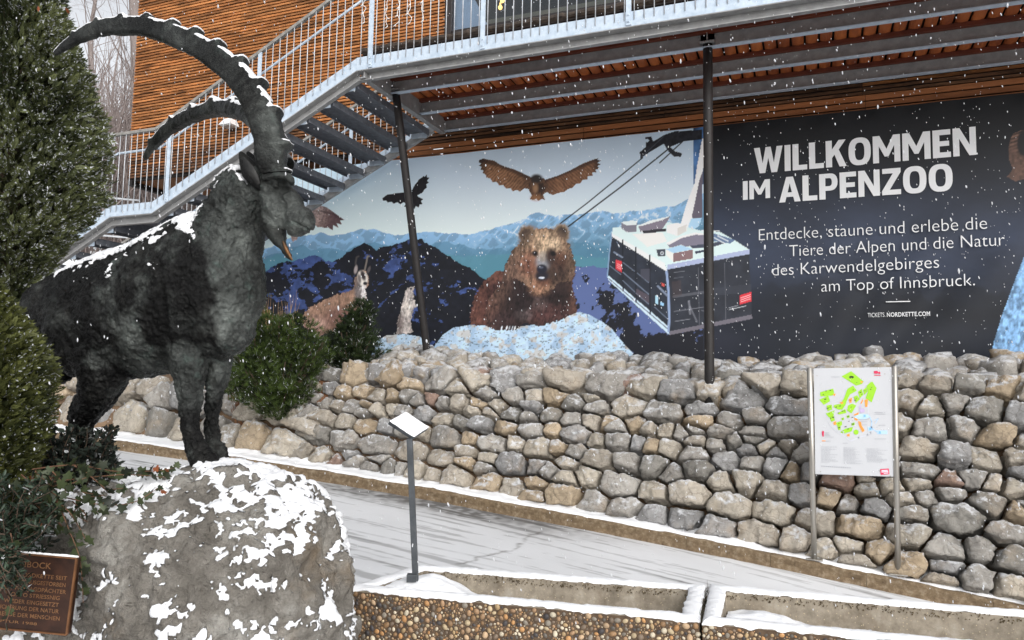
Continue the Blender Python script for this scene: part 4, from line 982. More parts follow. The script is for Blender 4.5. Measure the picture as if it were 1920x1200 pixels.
# earth behind the stones
bx_ = np.linspace(-13.4, 5.4, 160); prof = [(WB+0.08, -0.3), (WB+0.10, 0.02), (WT+0.12, 1.0), (10.44, 1.22)]
V, F = [], []
for x in bx_:
    zb = float(zk(x)); zt2 = wtop(x)-0.10
    V += [[x, WB+0.10, zb-0.3], [x, WB+0.12, zb+0.05], [x, WT+0.13, zt2], [x, 10.45, zt2+0.22]]
V = np.array(V); n = 4
F = [[i*n+j, (i+1)*n+j, (i+1)*n+j+1, i*n+j+1] for i in range(len(bx_)-1) for j in range(3)]
M['earth'] = varied('brown_earth', C(96, 76, 58), C(136, 112, 88), 5, 0.95, 0, 0.6, 22, 0.03)
o = obj('earth_bank', V, F, M['earth']); o['kind'] = 'structure'
# rubble bank between wall and banner
bank = thing('rubble_bank', 'sloping bank of tumbled beige rubble along the bottom edge of the banner', 'rubble', (-1.5, 9.5, 1.8))
def bank_frame(x, s):
    t = (s-WT)/(10.4-WT); z = wtop(x)-0.10+0.33*t+0.05*math.sin(x*1.7+s*3)
    n = nrm([random.uniform(-0.25, 0.25), -0.45+random.uniform(-0.2, 0.2), 1]); u = nrm(np.cross([0, 1, 0.2], n)); v = np.cross(n, u)
    return np.array([x, s, z]), u, v, n
res = stone_field(-7.2, 3.0, lambda x: WT-0.02, lambda x: 10.18, 0.13, 0.25, 0.95, bank_frame, r, 0.17, 0.18, 3, small=0.5, gap=0.0)
add_stones(res, bank, 'rubble_stone', 99)
# ------------------------------------------------------------------ planters
def planter(name, fl, fr, br, bl, zrim, label, seed, snow_side):
    fl, fr, br, bl = [np.array([p[0], p[1], 0]) for p in (fl, fr, br, bl)]
    cen = (fl+fr+br+bl)/4; r_ = np.random.default_rng(seed)
    zb = float(zr(cen[0]))-0.10
    t = thing(name, label, 'planter', (cen[0], cen[1], zb), 'concrete planter troughs')
    cor = [fl, fr, br, bl]
    def inset(d):
        out = []
        for i in range(4):
            p, a, b = cor[i], cor[i-1], cor[(i+1) % 4]
            e1 = nrm(p-a); e2 = nrm(b-p); n1 = np.array([-e1[1], e1[0], 0]); n2 = np.array([-e2[1], e2[0], 0])
            A = np.array([n1[:2], n2[:2]]); rhs = np.array([n1@p+d, n2@p+d]); q = np.linalg.solve(A, rhs); out.append(np.array([q[0], q[1], 0]))
        return out
    inn = inset(0.085); inn2 = inset(0.10); out_ = cor
    depth = 0.26
    def ring(ps, z): return [p+[0, 0, z] for p in ps]
    V = np.array(ring(out_, zb)+ring(out_, zrim)+ring(inn, zrim)+ring(inn2, zrim-depth))
    F = []
    for i in range(4):
        j = (i+1) % 4
        F += [[i, j, 4+j, 4+i], [4+i, 4+j, 8+j, 8+i], [8+i, 8+j, 12+j, 12+i]]
    F += [[12, 13, 14, 15], [3, 2, 1, 0]]
    k = N('trough_concrete'); v = k.coord(); f = k.noise(v, 9, 8, 0.7); f2 = k.noise(v, 3, 5, 0.6); vv = k.n('ShaderNodeTexVoronoi', Scale=55.0); k.l(v, vv.inputs['Vector'])
    c = k.ramp(f, [(0.3, C(104, 95, 82)), (0.55, C(148, 138, 122)), (0.75, C(174, 167, 154))]); c = k.mix(k.ramp(f2, [(0.5, 0.0), (0.7, 0.55)]), c, C(84, 66, 44))
    c = k.mix(k.ramp(vv.outputs['Distance'], [(0.10, 0.7), (0.2, 0.0)]), c, C(196, 180, 150))
    k.base(c); k.set(0.9); k.bump(k.noise(v, 60, 5, 0.7), 0.6, 0.006)
    body = obj('trough', V, F, k.m, t, bevel=0.006)
    # exposed pebbles on the outer faces
    peb = []
    D, FI = ico(2)
    VV, FF, KK, n = [], [], [], 0
    tones = [lin(c_) for c_ in ([176, 150, 112], [196, 176, 142], [150, 118, 84], [186, 140, 92], [120, 104, 88], [210, 198, 174], [98, 92, 84], [164, 132, 100], [70, 66, 66], [188, 160, 128], [136, 128, 116])]
    for (a, b) in ((fl, fr), (bl, fl)):
        e = nrm(b-a); L = np.linalg.norm(b-a); nn = np.array([e[1], -e[0], 0]); Hh = zrim-0.012-max(zb, zrim-0.50)
        pts = []; cell = {}
        tries = int(L*Hh*42000)
        for q in range(tries):
            x, z = r_.uniform(0.004, L-0.004), r_.uniform(0.004, Hh); rr = r_.uniform(0.008, 0.0165) if q < tries*0.15 else (r_.uniform(0.006, 0.010) if q < tries*0.4 else r_.uniform(0.0035, 0.006))
            gx_, gz_ = int(x/0.034), int(z/0.034); ok = True
            for ii in (-1, 0, 1):
                for jj in (-1, 0, 1):
                    for (x2, z2, r2) in cell.get((gx_+ii, gz_+jj), ()):
                        if (x-x2)**2+(z-z2)**2 < (rr+r2)**2*0.98: ok = False
            if ok: cell.setdefault((gx_, gz_), []).append((x, z, rr)); pts.append((x, z, rr))
        for (x, z, rr) in pts:
            an = r_.uniform(0, math.pi); el = r_.uniform(0.75, 1.35)
            lx_ = D[:, 0]*rr*el; lz_ = D[:, 2]*rr/el**0.4; ly = D[:, 1]*rr*0.75
            X_ = lx_*math.cos(an)-lz_*math.sin(an); Z_ = lx_*math.sin(an)+lz_*math.cos(an)
            P = a+e*(x+X_)[:, None]+nn*(ly-0.001)[:, None]; P[:, 2] = zrim-0.012-z+Z_
            VV.append(P); FF.append(FI+n); n += len(P); KK.append(np.tile(tones[r_.integers(len(tones))]*r_.uniform(0.7, 1.1), (len(P), 1)))
    o = obj('pebble_facing', np.concatenate(VV), np.concatenate(FF), M['pebble'], t, cols=np.concatenate(KK), smooth=True); o['kind'] = 'stuff'
    # mortar sheet under the pebbles
    mb = MB()
    for (a, b) in ((fl, fr), (bl, fl)):
        e = nrm(b-a); nn = np.array([e[1], -e[0], 0]); mb.prism([a+nn*0.0004+[0, 0, zb], b+nn*0.0004+[0, 0, zb], b+nn*0.0004+[0, 0, zrim-0.004], a+nn*0.0004+[0, 0, zrim-0.004]], nn*0.0008)
    mb.build('mortar', M['mortar'], t)
    # snow on the rim: a rounded, ragged cushion on the four walls
    seg = 150; VV, FF, n = [], [], 0
    for i in range(4):
        a, b = out_[i], out_[(i+1) % 4]; ai, bi = inn[i], inn[(i+1) % 4]
        tt = np.linspace(0, 1, seg); cs = [(0.0, -0.006), (-0.02, 0.006), (0.10, 0.024), (0.35, 0.034), (0.65, 0.034), (0.9, 0.024), (1.02, 0.006), (1.0, -0.006)]
        base_o = a+(b-a)*tt[:, None]; base_i = ai+(bi-ai)*tt[:, None]
        rows = []
        for (w, h) in cs:
            p = base_o+(base_i-base_o)*w
            p = p.copy(); nzv = fbm(np.stack([p[:, 0]*22, p[:, 1]*22, np.full(seg, w*3+seed)], 1), 4, 71)
            p[:, 2] = zrim+h*(0.55+0.16*nzv)+(0.010*nzv if h < 0.01 else 0)
            ed = nrm((base_i-base_o)[0]); p += ed*(0.006*nzv)[:, None]*(1 if abs(w-0.5) > 0.3 else 0)
            rows.append(p)
        R = np.array(rows); VV.append(R.reshape(-1, 3)); FF.append(grid(seg, len(cs))+n); n += R.size//3
    obj('rim_snow', np.concatenate(VV), np.concatenate(FF), M['snow'], t, smooth=True)
    # snow and soil inside
    nx, ny = 120, 36
    A, B_ = np.meshgrid(np.linspace(0, 1, nx), np.linspace(0, 1, ny))
    P = (inn2[0]*(1-A.ravel()[:, None])+inn2[1]*A.ravel()[:, None])*(1-B_.ravel()[:, None])+(inn2[3]*(1-A.ravel()[:, None])+inn2[2]*A.ravel()[:, None])*B_.ravel()[:, None]
    hgt = 0.09+0.03*fbm(np.stack([P[:, 0]*5, P[:, 1]*5, 0*P[:, 0]], 1), 4, seed)+snow_side*np.exp(-((A.ravel()-0.08)/0.22)**2)*0.17+0.06*np.exp(-((A.ravel()-0.52)/0.12)**2)
    hgt = hgt*(1-0.9*(B_.ravel()-0.45)**2)
    P[:, 2] = zrim-depth+0.01+hgt
    obj('snow_fill', P, grid(nx, ny), M['snow'], t, smooth=True)
    # tiny dark moss tufts along the front edge
    mb = MB(); r2 = random.Random(seed)
    for q in range(int(260)):
        f = r2.random(); p = bl+(br-bl)*f; p = inn[3]+(inn[2]-inn[3])*f; z = zrim-r2.uniform(0.0, 0.035)
        p = p+[0, -0.006, z]
        for _ in range(3): mb.prism([p+[r2.uniform(-0.004, 0.0), 0, 0], p+[r2.uniform(0.0, 0.004), -0.003, 0.002], p+[r2.uniform(-0.006, 0.006), -0.005, -r2.uniform(0.002, 0.009)]], (0, 0.0015, 0))
    o = mb.build('moss_fringe', M['moss'], t); o['kind'] = 'stuff'
    return t
M['pebble'] = plain_attr('river_pebbles', 0.5, 0, 0.4, 0.1, 200, 0.001, var=0.25, vscale=90)
M['mortar'] = varied('pebble_mortar', C(62, 48, 36), C(96, 78, 60), 30, 0.9, 0, 0.5, 120, 0.004)
M['moss'] = varied('dark_moss', C(70, 56, 36), C(104, 88, 58), 20, 0.9)
ZRIM = 0.635
g0 = lambda p: at_z(*p, ZRIM)
planter('planter', g0((650, 1106)), g0((1311, 1166)), g0((1323, 1101)), g0((786, 1062)), ZRIM, 'snow rimmed pebble concrete trough with the thin dark sign post standing in it', 3, 1.0)
p2 = [g0((1318, 1168)), g0((1590, 1194)), g0((1920, 1142)), g0((1331, 1099))]
dfr = nrm(p2[1]-p2[0]); fr2 = p2[0]+dfr*1.85; br2 = fr2+(p2[3]-p2[0])*1.0
planter('planter', p2[0], fr2, br2, p2[3], ZRIM, 'snow rimmed pebble concrete trough cut by the right edge of the picture', 8, 0.7)
# grass in the joint
mb = MB(); r2 = random.Random(4)
for q in range(90):
    f = r2.random(); a = g0((1314, 1168)); b = g0((1327, 1100)); p = a+(b-a)*f; p = p+[r2.uniform(-0.008, 0.008), 0, -r2.uniform(0.0, 0.08)]
    h = r2.uniform(0.02, 0.06); d = np.array([r2.uniform(-0.015, 0.015), r2.uniform(-0.012, 0.012), h])
    mb.prism([p+[-0.0018, 0, 0], p+[0.0018, 0, 0], p+d], (0, 0.0015, 0))
o = mb.build('grass', varied('withered_joint_grass', C(26, 22, 18), C(60, 54, 36), 30, 0.9)); o['kind'] = 'stuff'; o['label'] = 'dark withered grass growing in the joint between the two troughs'; o['category'] = 'grass'

# ------------------------------------------------------------------ small lectern post
b0 = at_z(780, 1106, 0.60); dd = float((b0-EYE)@FWD)
t0 = at_d(768, 822, dd); b1 = b0-nrm(t0-b0)*0.12
t = thing('lectern_post', 'thin dark steel post carrying a small tilted snow covered plate, standing in the trough', 'sign post', b1)
mb = MB(); mb.bar(b1, t0, 0.032, 0.032, RIGHT); mb.build('post', M['post_steel'], t, bevel=0.002)
mb = MB(); c = at_d(774, 1083, dd-0.02); mb.box(c-RIGHT*0.005, (0.055, 0.035, 0.04), [RIGHT, FWD, [0, 0, 1]]); mb.build('clamp', M['post_steel'], t, bevel=0.002)
A_ = at_d(730, 790, dd-0.02); B_ = at_d(776, 820, dd-0.02)     # near edge of the plate
ax1 = B_-A_; 
back = nrm(np.array([FWD[0], FWD[1], 0]))*0.15+RIGHT*0.065+np.array([0, 0, 0.045])
nn = nrm(np.cross(ax1, back)); nn = nn if nn[2] > 0 else -nn
mb = MB(); mb.prism([A_, B_, B_+back, A_+back], -nn*0.022); mb.build('plate', M['post_steel'], t, bevel=0.003)
i0 = [A_+back*0.03+ax1*0.03, B_+back*0.03-ax1*0.03, B_+back*0.97-ax1*0.03, A_+back*0.97+ax1*0.03]
V = []; ng = 18
for j in range(ng):
    for i in range(ng):
        a, b = i/(ng-1), j/(ng-1); p = A_+ax1*a+back*b; e = min(a, 1-a, b, 1-b); V.append(p+nn*(0.002+0.012*min(1, e*8)**0.6))
V = np.array(V); V += nn*(0.003*fbm(V*30, 3, 8))[:, None]; obj('snow_cap', V, grid(ng, ng), M['snow'], t, smooth=True)

# ------------------------------------------------------------------ zoo map on two stainless posts
YS = 7.87
bl_, br_ = at_y(1527, 1050, YS), at_y(1684, 1078, YS)
tl_, tr_ = at_y(1518, 690, YS), at_y(1677, 687, YS)
sg = thing('map_board', 'white zoo map board with green enclosures between two stainless posts', 'sign', (bl_+br_)/2)
for a, b in ((bl_, tl_), (br_, tr_)):
    mb = MB(); mb.tube([a, b, b+[0, 0, 0.004]], [0.026, 0.026, 0.018], 18, ref=(0, 1, 0)); p = mb.build('post', M['stainless'], sg, smooth=True)
    mb = MB(); mb.box(a+[0, 0, 0.008], (0.15, 0.10, 0.010)); mb.build('base_plate', M['stainless'], p, bevel=0.002)
TL, TR, BL, BR = at_y(1525.5, 690.5, YS-0.0), at_y(1672, 689, YS), at_y(1530.5, 889, YS), at_y(1675, 893, YS)
ux = nrm(((TR-TL)+(BR-BL))/2); uz = nrm(((TL-BL)+(TR-BR))/2); w_ = np.linalg.norm(TR-TL); h_ = np.linalg.norm(TL-BL); cen = (TL+TR+BL+BR)/4; un = np.cross(ux, uz)
if un[1] > 0: un = -un
O0 = cen-ux*w_/2+uz*h_/2
mb = MB(); mb.box(cen, (w_, 0.014, h_), [ux, un, uz]); M['board'] = varied('white_board', (0.52, 0.53, 0.555, 1), (0.55, 0.56, 0.58, 1), 2, 0.35); board = mb.build('board', M['board'], sg, bevel=0.002)
def mp(x, y, lift=0.0085): return O0+ux*((x-150)/795*w_)-uz*((y-52)/1095*h_)+un*lift
_ml = [0.0085]
def flat(name, polys, colr):
    _ml[0] += 0.0004
    mb = MB()
    for pts in polys: 
        n = len(pts); V = [mp(x, y, _ml[0]) for x, y in pts]; A2 = sum(pts[i][0]*pts[(i+1) % n][1]-pts[(i+1) % n][0]*pts[i][1] for i in range(n))
        mb.add(V, [list(range(n))[::-1] if A2 > 0 else list(range(n))])
    return mb.build(name, varied('print_'+name, colr, tuple(c*1.08 for c in colr[:3])+(1,), 3, 0.5), board)
def thick(pts, w):
    out = []
    for (a, b) in zip(pts[:-1], pts[1:]):
        a, b = np.array(a, float), np.array(b, float); d = nrm(b-a); n = np.array([-d[1], d[0]])*w/2; a = a-d*w*0.3; b = b+d*w*0.3
        out.append([tuple(a+n), tuple(b+n), tuple(b-n), tuple(a-n)])
    return out
circ = lambda x, y, r, n=12: [(x+r*math.cos(t), y+r*math.sin(t)) for t in np.linspace(0, 2*math.pi, n, endpoint=False)]
flat('printed_path', thick([(278, 566), (310, 640), (380, 710), (470, 760), (512, 800)], 7)+thick([(520, 800), (600, 765), (690, 735), (720, 715), (760, 680)], 14)+thick([(330, 410), (420, 380), (470, 290), (520, 240)], 5)+thick([(640, 210), (720, 195), (745, 205)], 5)+thick([(430, 600), (560, 560)], 5)+thick([(460, 680), (620, 620)], 5)+thick([(700, 440), (700, 530)], 14), C(196, 198, 206))
flat('printed_water', [[(560, 548), (620, 525), (700, 528), (712, 560), (640, 585), (575, 572)], [(690, 655), (735, 650), (745, 690), (700, 700)], [(775, 690), (885, 688), (885, 725), (790, 728)]]+thick([(712, 545), (735, 600), (730, 660), (780, 705)], 10)+thick([(760, 590), (800, 570), (770, 620)], 6), C(176, 206, 234))
GR = [[(438, 141), (538, 88), (662, 195), (645, 220), (585, 237), (548, 212)], [(690, 240), (735, 200), (752, 200), (790, 265), (738, 408), (678, 365), (702, 300)], [(488, 290), (500, 268), (555, 236), (592, 288), (520, 328), (492, 380), (470, 440), (440, 482), (400, 482), (348, 455), (362, 432), (420, 425), (458, 370)], [(215, 302), (352, 265), (362, 330), (300, 345), (216, 345)], [(204, 380), (298, 340), (316, 395), (250, 434)], [(602, 300), (640, 270), (656, 330), (620, 366)], [(655, 280), (690, 252), (697, 300), (665, 332)], [(558, 350), (592, 335), (622, 375), (578, 416)], [(500, 440), (540, 420), (582, 440), (532, 520), (489, 490)], [(270, 522), (362, 488), (346, 552), (300, 562)], [(278, 440), (332, 430), (336, 482), (290, 496)], [(308, 562), (352, 545), (362, 592), (325, 607)], [(373, 617), (432, 598), (436, 640), (390, 657)], [(413, 712), (470, 674), (547, 658), (530, 702), (450, 727)], [(388, 660), (420, 645), (418, 690), (395, 690)], [(385, 522), (440, 490), (470, 474), (482, 515), (410, 532)], [(480, 545), (510, 535), (515, 560), (490, 568)], [(430, 570), (455, 560), (455, 588), (432, 590)], [(530, 622), (560, 610), (565, 640), (532, 646)], circ(575, 710, 26)]
flat('printed_enclosure', GR, C(148, 204, 36))
flat('printed_building', [[(668, 382), (702, 375), (694, 452), (672, 452)], [(598, 596), (627, 600), (632, 640), (662, 690), (640, 712), (606, 645)], [(555, 532), (606, 508), (602, 532), (562, 542)], [(410, 406), (456, 400), (440, 428)], [(626, 415), (650, 370), (652, 392), (635, 424)], [(345, 612), (372, 600), (376, 636), (350, 640)], [(508, 372), (542, 358), (536, 410), (515, 412)], [(560, 560), (596, 575), (590, 595), (565, 585)], [(622, 190), (655, 195), (645, 215)], [(345, 320), (375, 318), (365, 345)], [(480, 735), (510, 725), (510, 755), (485, 752)], [(225, 800), (262, 800), (262, 808), (225, 808)]], C(238, 150, 58))
flat('printed_house', [[(610, 480), (660, 465), (668, 505), (625, 515)], [(610, 440), (632, 435), (632, 470), (612, 470)]], C(186, 170, 204))
r2 = random.Random(31); an = []
for (x, y) in ((540, 150), (592, 205), (740, 255), (730, 275), (628, 305), (640, 325), (672, 290), (585, 365), (575, 385), (530, 455), (415, 445), (378, 455), (555, 280), (320, 285), (275, 290), (248, 328), (265, 375), (262, 398), (305, 525), (290, 468), (315, 455), (400, 515), (440, 500), (460, 495), (345, 562), (320, 570), (402, 625), (495, 678), (440, 708), (405, 665), (500, 550), (540, 560), (505, 600), (470, 655), (545, 628), (440, 575), (525, 385)):
    s = r2.uniform(5, 11) if (x, y) != (540, 150) else 24
    if s > 20: an.append([(x-24, y+4), (x-20, y-10), (x, y-14), (x+22, y-8), (x+24, y+6), (x+14, y+6), (x+12, y+14), (x+6, y+14), (x+4, y+5), (x-8, y+5), (x-10, y+14), (x-16, y+14), (x-16, y+5)])
    else: an.append([(x-s, y-s*0.3), (x+s*0.6, y-s*0.5), (x+s, y-s*0.9), (x+s, y), (x+s*0.7, y+s*0.2), (x+s*0.7, y+s*0.8), (x+s*0.4, y+s*0.8), (x+s*0.3, y+s*0.2), (x-s*0.5, y+s*0.2), (x-s*0.6, y+s*0.8), (x-s*0.9, y+s*0.8)])
o = flat('animal_marks', an, C(28, 30, 26))
flat('parking_marks', [[(x-10, y-12), (x+10, y-12), (x+10, y+12), (x-10, y+12)] for x, y in ((664, 545), (718, 675), (812, 710))], C(120, 176, 220))
tx = []
for x0_, x1_, ys in ((215, 390, range(862, 1025, 13)), (445, 640, range(868, 1030, 13)), (680, 890, range(872, 1015, 13))):
    for y in ys: 
        x = x0_
        xe = x0_+(x1_-x0_)*r2.uniform(0.45, 1)
        while x < xe:
            l_ = r2.uniform(10, 34); tx.append([(x, y), (min(x+l_, xe), y), (min(x+l_, xe), y+4), (x, y+4)]); x += l_+6
for x0_, x1_, y in ((258, 300, 716), (258, 300, 731), (258, 310, 746), (258, 348, 760), (265, 315, 803), (440, 490, 820), (765, 870, 505), (765, 875, 522), (800, 870, 634), (760, 870, 771), (610, 700, 578), (610, 690, 600), (640, 690, 632), (330, 420, 142)): tx.append([(x0_, y), (x1_, y), (x1_, y+5), (x0_, y+5)])
for x in range(212, 510, 22): tx.append([(x, 1058+(x-212)*0.03), (x+17, 1058+(x-212)*0.03), (x+17, 1066+(x-212)*0.03), (x, 1066+(x-212)*0.03)])
o = flat('legend_text', tx, C(168, 170, 176))
flat('printed_emblem', [[(766, 90), (800, 88), (812, 104), (822, 92), (832, 110), (826, 122), (806, 112), (790, 118), (766, 114)], [(768, 128), (832, 130), (832, 138), (768, 136)], [(232, 702), (244, 702), (248, 715), (246, 740), (244, 760), (232, 760), (228, 740), (226, 715)], [(806, 1076), (890, 1066), (896, 1122), (812, 1132)]], C(206, 42, 84))
flat('emblem_text', [[(818, 1086), (880, 1079), (881, 1088), (819, 1095)], [(818, 1099), (884, 1091), (885, 1100), (819, 1108)], [(840, 1112), (886, 1106), (887, 1114), (841, 1120)]], C(236, 214, 224))
mb = MB()
for x, y in ((185, 130), (875, 120), (205, 1120), (905, 1140)): mb.tube([mp(x, y, 0.006), mp(x, y, 0.0125)], 0.005, 8)
mb.build('board_screw', M['stainless'], board)
# ------------------------------------------------------------------ bronze ibex on its rock
def dep(x): return 3.48+(480-x)*0.00135
def Wp(x, y, lat=0.0): return at_d(x, y, dep(x)+lat)
SPX = 3.55/FPX
def remesh(mb, voxel, smooth=6, fac=0.5):
    me = raw_mesh('tmp', np.concatenate(mb.V), mb.F)
    o = bpy.data.objects.new('tmp', me); COL.objects.link(o)
    m = o.modifiers.new('r', 'REMESH'); m.mode = 'VOXEL'; m.voxel_size = voxel
    s_ = o.modifiers.new('s', 'SMOOTH'); s_.iterations = smooth; s_.factor = fac
    dg = bpy.context.evaluated_depsgraph_get(); dg.update()
    m2 = bpy.data.meshes.new_from_object(o.evaluated_get(dg)); bpy.data.objects.remove(o); bpy.data.meshes.remove(me)
    V = np.empty(len(m2.vertices)*3); m2.vertices.foreach_get('co', V); V = V.reshape(-1, 3)
    Nn = np.empty(len(V)*3); m2.vertices.foreach_get('normal', Nn); Nn = Nn.reshape(-1, 3)
    F = [list(p.vertices) for p in m2.polygons]
    if all(len(f) == 4 for f in F): F = np.array(F)
    bpy.data.meshes.remove(m2)
    return V, Nn, F
def vnormals(V, F):
    a = V[F[:, 1]]-V[F[:, 0]]; b = V[F[:, -1]]-V[F[:, 0]]; fn = np.cross(a, b); Nn = np.zeros_like(V)
    for j in range(F.shape[1]): np.add.at(Nn, F[:, j], fn)
    return Nn/(np.linalg.norm(Nn, axis=1)[:, None]+1e-12)
def px_tube(mb, pts, lat, flat=None, n=18):
    """pts: (px, py, half width px); lat: depth offset(s); flat: lateral half widths in m"""
    m = len(pts); lat = np.broadcast_to(np.asarray(lat, float), (m,))
    P = np.array([Wp(p[0], p[1], l) for p, l in zip(pts, lat)]); R = np.array([p[2]*dep(p[0])/FPX for p in pts])
    fl = R if flat is None else np.broadcast_to(np.asarray(flat, float), (m,))
    k = (m-1)*5+1; t = np.linspace(0, m-1, k)
    mb.tube(catmull(P, k), np.interp(t, range(m), R), n, ref=FWD, flat=np.interp(t, range(m), fl))
IMG = np.array([RIGHT, FWD, UP])
def px_ell(mb, x, y, rx, ry, lat, rl, rot=0):
    a = math.radians(rot); u = RIGHT*math.cos(a)-UP*math.sin(a); w = RIGHT*math.sin(a)+UP*math.cos(a)
    s = dep(x)/FPX; mb.ell(Wp(x, y, lat), (rx*s, rl, ry*s), [u, FWD, w], 3)
k = N('weathered_bronze'); v = k.coord(); sn = k.attr('snow').outputs['Fac']
g1 = k.noise(v, 5, 6, 0.65); g2 = k.noise(v, 38, 6, 0.7, 1.5); g3 = k.noise(v, 14, 5, 0.7)
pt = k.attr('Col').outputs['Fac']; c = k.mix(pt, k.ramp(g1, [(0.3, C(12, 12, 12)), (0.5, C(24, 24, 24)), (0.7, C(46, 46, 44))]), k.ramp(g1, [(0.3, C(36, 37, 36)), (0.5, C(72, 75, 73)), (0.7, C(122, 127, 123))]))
c = k.mix(k.math('MULTIPLY', pt, k.ramp(g3, [(0.56, 0.0), (0.72, 0.55)])), c, C(92, 108, 102)); c = k.mix(k.ramp(g2, [(0.28, 0.8), (0.42, 0.0)]), c, C(26, 25, 24))
c = k.mix(k.ramp(sn, [(0.42, 0.0), (0.58, 1.0)]), c, SNOW); k.base(c)
inv = k.math('SUBTRACT', 1.0, k.ramp(sn, [(0.42, 0.0), (0.58, 1.0)]))
k.set(k.math('ADD', 0.22, k.math('MULTIPLY', g1, 0.30)), k.math('MULTIPLY', inv, 0.6), 0.35)
vd = k.n('ShaderNodeMix', data_type='RGBA', blend_type='ADD'); vd.inputs[0].default_value = 0.10; nv = k.n('ShaderNodeTexNoise', Scale=16.0, Detail=3.0); k.l(v, nv.inputs['Vector']); k.l(v, vd.inputs[6]); k.l(nv.outputs['Color'], vd.inputs[7])
vo = k.n('ShaderNodeTexVoronoi', Scale=26.0); k.l(vd.outputs[2], vo.inputs['Vector']); bwn = k.n('ShaderNodeRGBToBW'); k.l(vo.outputs['Color'], bwn.inputs[0])
hgt_ = k.math('ADD', k.math('MULTIPLY', bwn.outputs[0], 0.55), k.math('ADD', k.math('MULTIPLY', g2, 0.45), k.math('MULTIPLY', g3, 0.8)))
k.bump(k.math('MULTIPLY', hgt_, inv), 1.0, 0.022); M['bronze'] = k.m
ibx = thing('ibex_statue', 'dark bronze ibex statue with huge curved horns and snow along its back', 'statue', Wp(270, 880))
mb = MB()
px_tube(mb, [(58, 592, 30), (72, 592, 62), (100, 598, 84), (150, 602, 104), (220, 592, 120), (290, 578, 127), (345, 556, 134), (395, 538, 140), (430, 530, 128), (460, 528, 88), (474, 528, 40)], 0.0, [.07, .12, .16, .19, .215, .225, .225, .22, .20, .14, .06], 24)
px_tube(mb, [(400, 520, 86), (420, 465, 74), (438, 415, 62), (456, 375, 54), (478, 345, 44)], 0.0, [.20, .165, .135, .12, .10], 22)
px_ell(mb, 352, 545, 46, 108, -0.155, 0.105, 6); px_ell(mb, 372, 540, 46, 105, 0.15, 0.10, 6)
px_ell(mb, 430, 600, 50, 66, 0.0, 0.15); px_ell(mb, 150, 620, 66, 88, -0.13, 0.10); px_ell(mb, 160, 620, 66, 88, 0.13, 0.10)
px_tube(mb, [(345, 590, 46), (350, 650, 40), (355, 700, 31), (356, 750, 21), (357, 790, 17), (362, 826, 18), (374, 854, 23), (386, 870, 26), (394, 881, 27)], -0.105, [.10, .085, .065, .05, .045, .048, .055, .06, .062])
px_tube(mb, [(412, 630, 32), (410, 690, 25), (403, 740, 16), (397, 785, 14), (400, 825, 15), (408, 852, 18), (411, 868, 19), (414, 878, 20)], 0.10, [.09, .07, .05, .042, .045, .05, .052, .055])
px_tube(mb, [(186, 650, 62), (190, 692, 50), (184, 725, 38), (169, 755, 28), (151, 778, 24), (145, 803, 17), (148, 835, 14), (151, 862, 16), (156, 885, 22)], -0.12, [.11, .10, .085, .06, .05, .04, .036, .04, .05])
px_tube(mb, [(196, 650, 60), (200, 700, 46), (192, 735, 34), (172, 768, 24), (160, 795, 17), (160, 830, 14), (164, 862, 16), (168, 885, 22)], 0.12, [.11, .095, .08, .055, .045, .04, .036, .05])
px_tube(mb, [(78, 545, 16), (60, 575, 15), (54, 605, 10), (56, 622, 5)], 0.0, [.035, .03, .02, .01])
px_tube(mb, [(112, 690, 14), (118, 704, 18), (124, 714, 10)], 0.0, [.03, .04, .02])
# head
px_ell(mb, 508, 347, 41, 45, 0, .088); px_ell(mb, 509, 324, 36, 24, 0, .10); px_ell(mb, 526, 384, 36, 52, 0, .078, -30); px_ell(mb, 545, 376, 20, 34, 0, .055, -38)
px_ell(mb, 560, 412, 31, 29, 0, .060, 20); px_ell(mb, 577, 420, 14, 18, 0, .045); px_ell(mb, 512, 412, 27, 27, 0, .072); px_ell(mb, 520, 340, 30, 16, 0, .098, 10)
px_tube(mb, [(496, 338, 5), (515, 331, 7), (540, 333, 7), (548, 342, 4)], -0.078, [.02, .025, .022, .015])
px_ell(mb, 518, 349, 8, 7, -0.082, .016); px_ell(mb, 556, 436, 18, 9, 0, .038)
px_tube(mb, [(440, 322, 10), (424, 334, 12), (408, 352, 10)], 0.0, [.03, .035, .03])
V, Nn, F = remesh(mb, 0.0068, 4, 0.5)
U_, V_ = to_px(V)
hair = sstep(470, 420, U_)*0+1
patina_shading = sstep(-0.25, 0.25, (U_-(345+22*np.sin(V_/40.0)))/300+1.1*fbm(V*5, 5, 78))*sstep(800, 700, V_)*0.9+0.22*sstep(0.2, 0.5, fbm(V*9, 4, 77))  # patina mottling, plus the lit chest and shaded flank painted into the tone
rough = 0.0075*fbm(V*11, 4, 81)+0.010*(ridged(np.stack([V[:, 0]*34, V[:, 1]*34, V[:, 2]*24], 1)+0.6*fbm(V*22, 2, 80)[:, None], 3, 82)-0.55)+0.004*fbm(V*70, 2, 83)
manek = sstep(440, 400, U_)*sstep(440, 400, V_)*(U_ > 360); rough = rough+manek*0.016*fbm(V*30, 3, 79)
headk = sstep(488, 510, U_)*(V_ < 450); V = V+Nn*(rough*(1-0.68*headk))[:, None]
crease = np.exp(-((U_-(297+0.10*(V_-500)))/7)**2)*sstep(470, 520, V_)*sstep(690, 640, V_); V = V-Nn*(0.016*crease)[:, None]
eye_l = np.exp(-(((U_-517)/9)**2+((V_-356)/3.5)**2)); V = V-Nn*(0.007*eye_l)[:, None]
near_side = ((V-EYE)@FWD < dep(U_)+0.01)
sock = np.exp(-(((U_-519)/19)**2+((V_-349)/11)**2)*1.3)*near_side; V = V-Nn*(0.016*sock)[:, None]
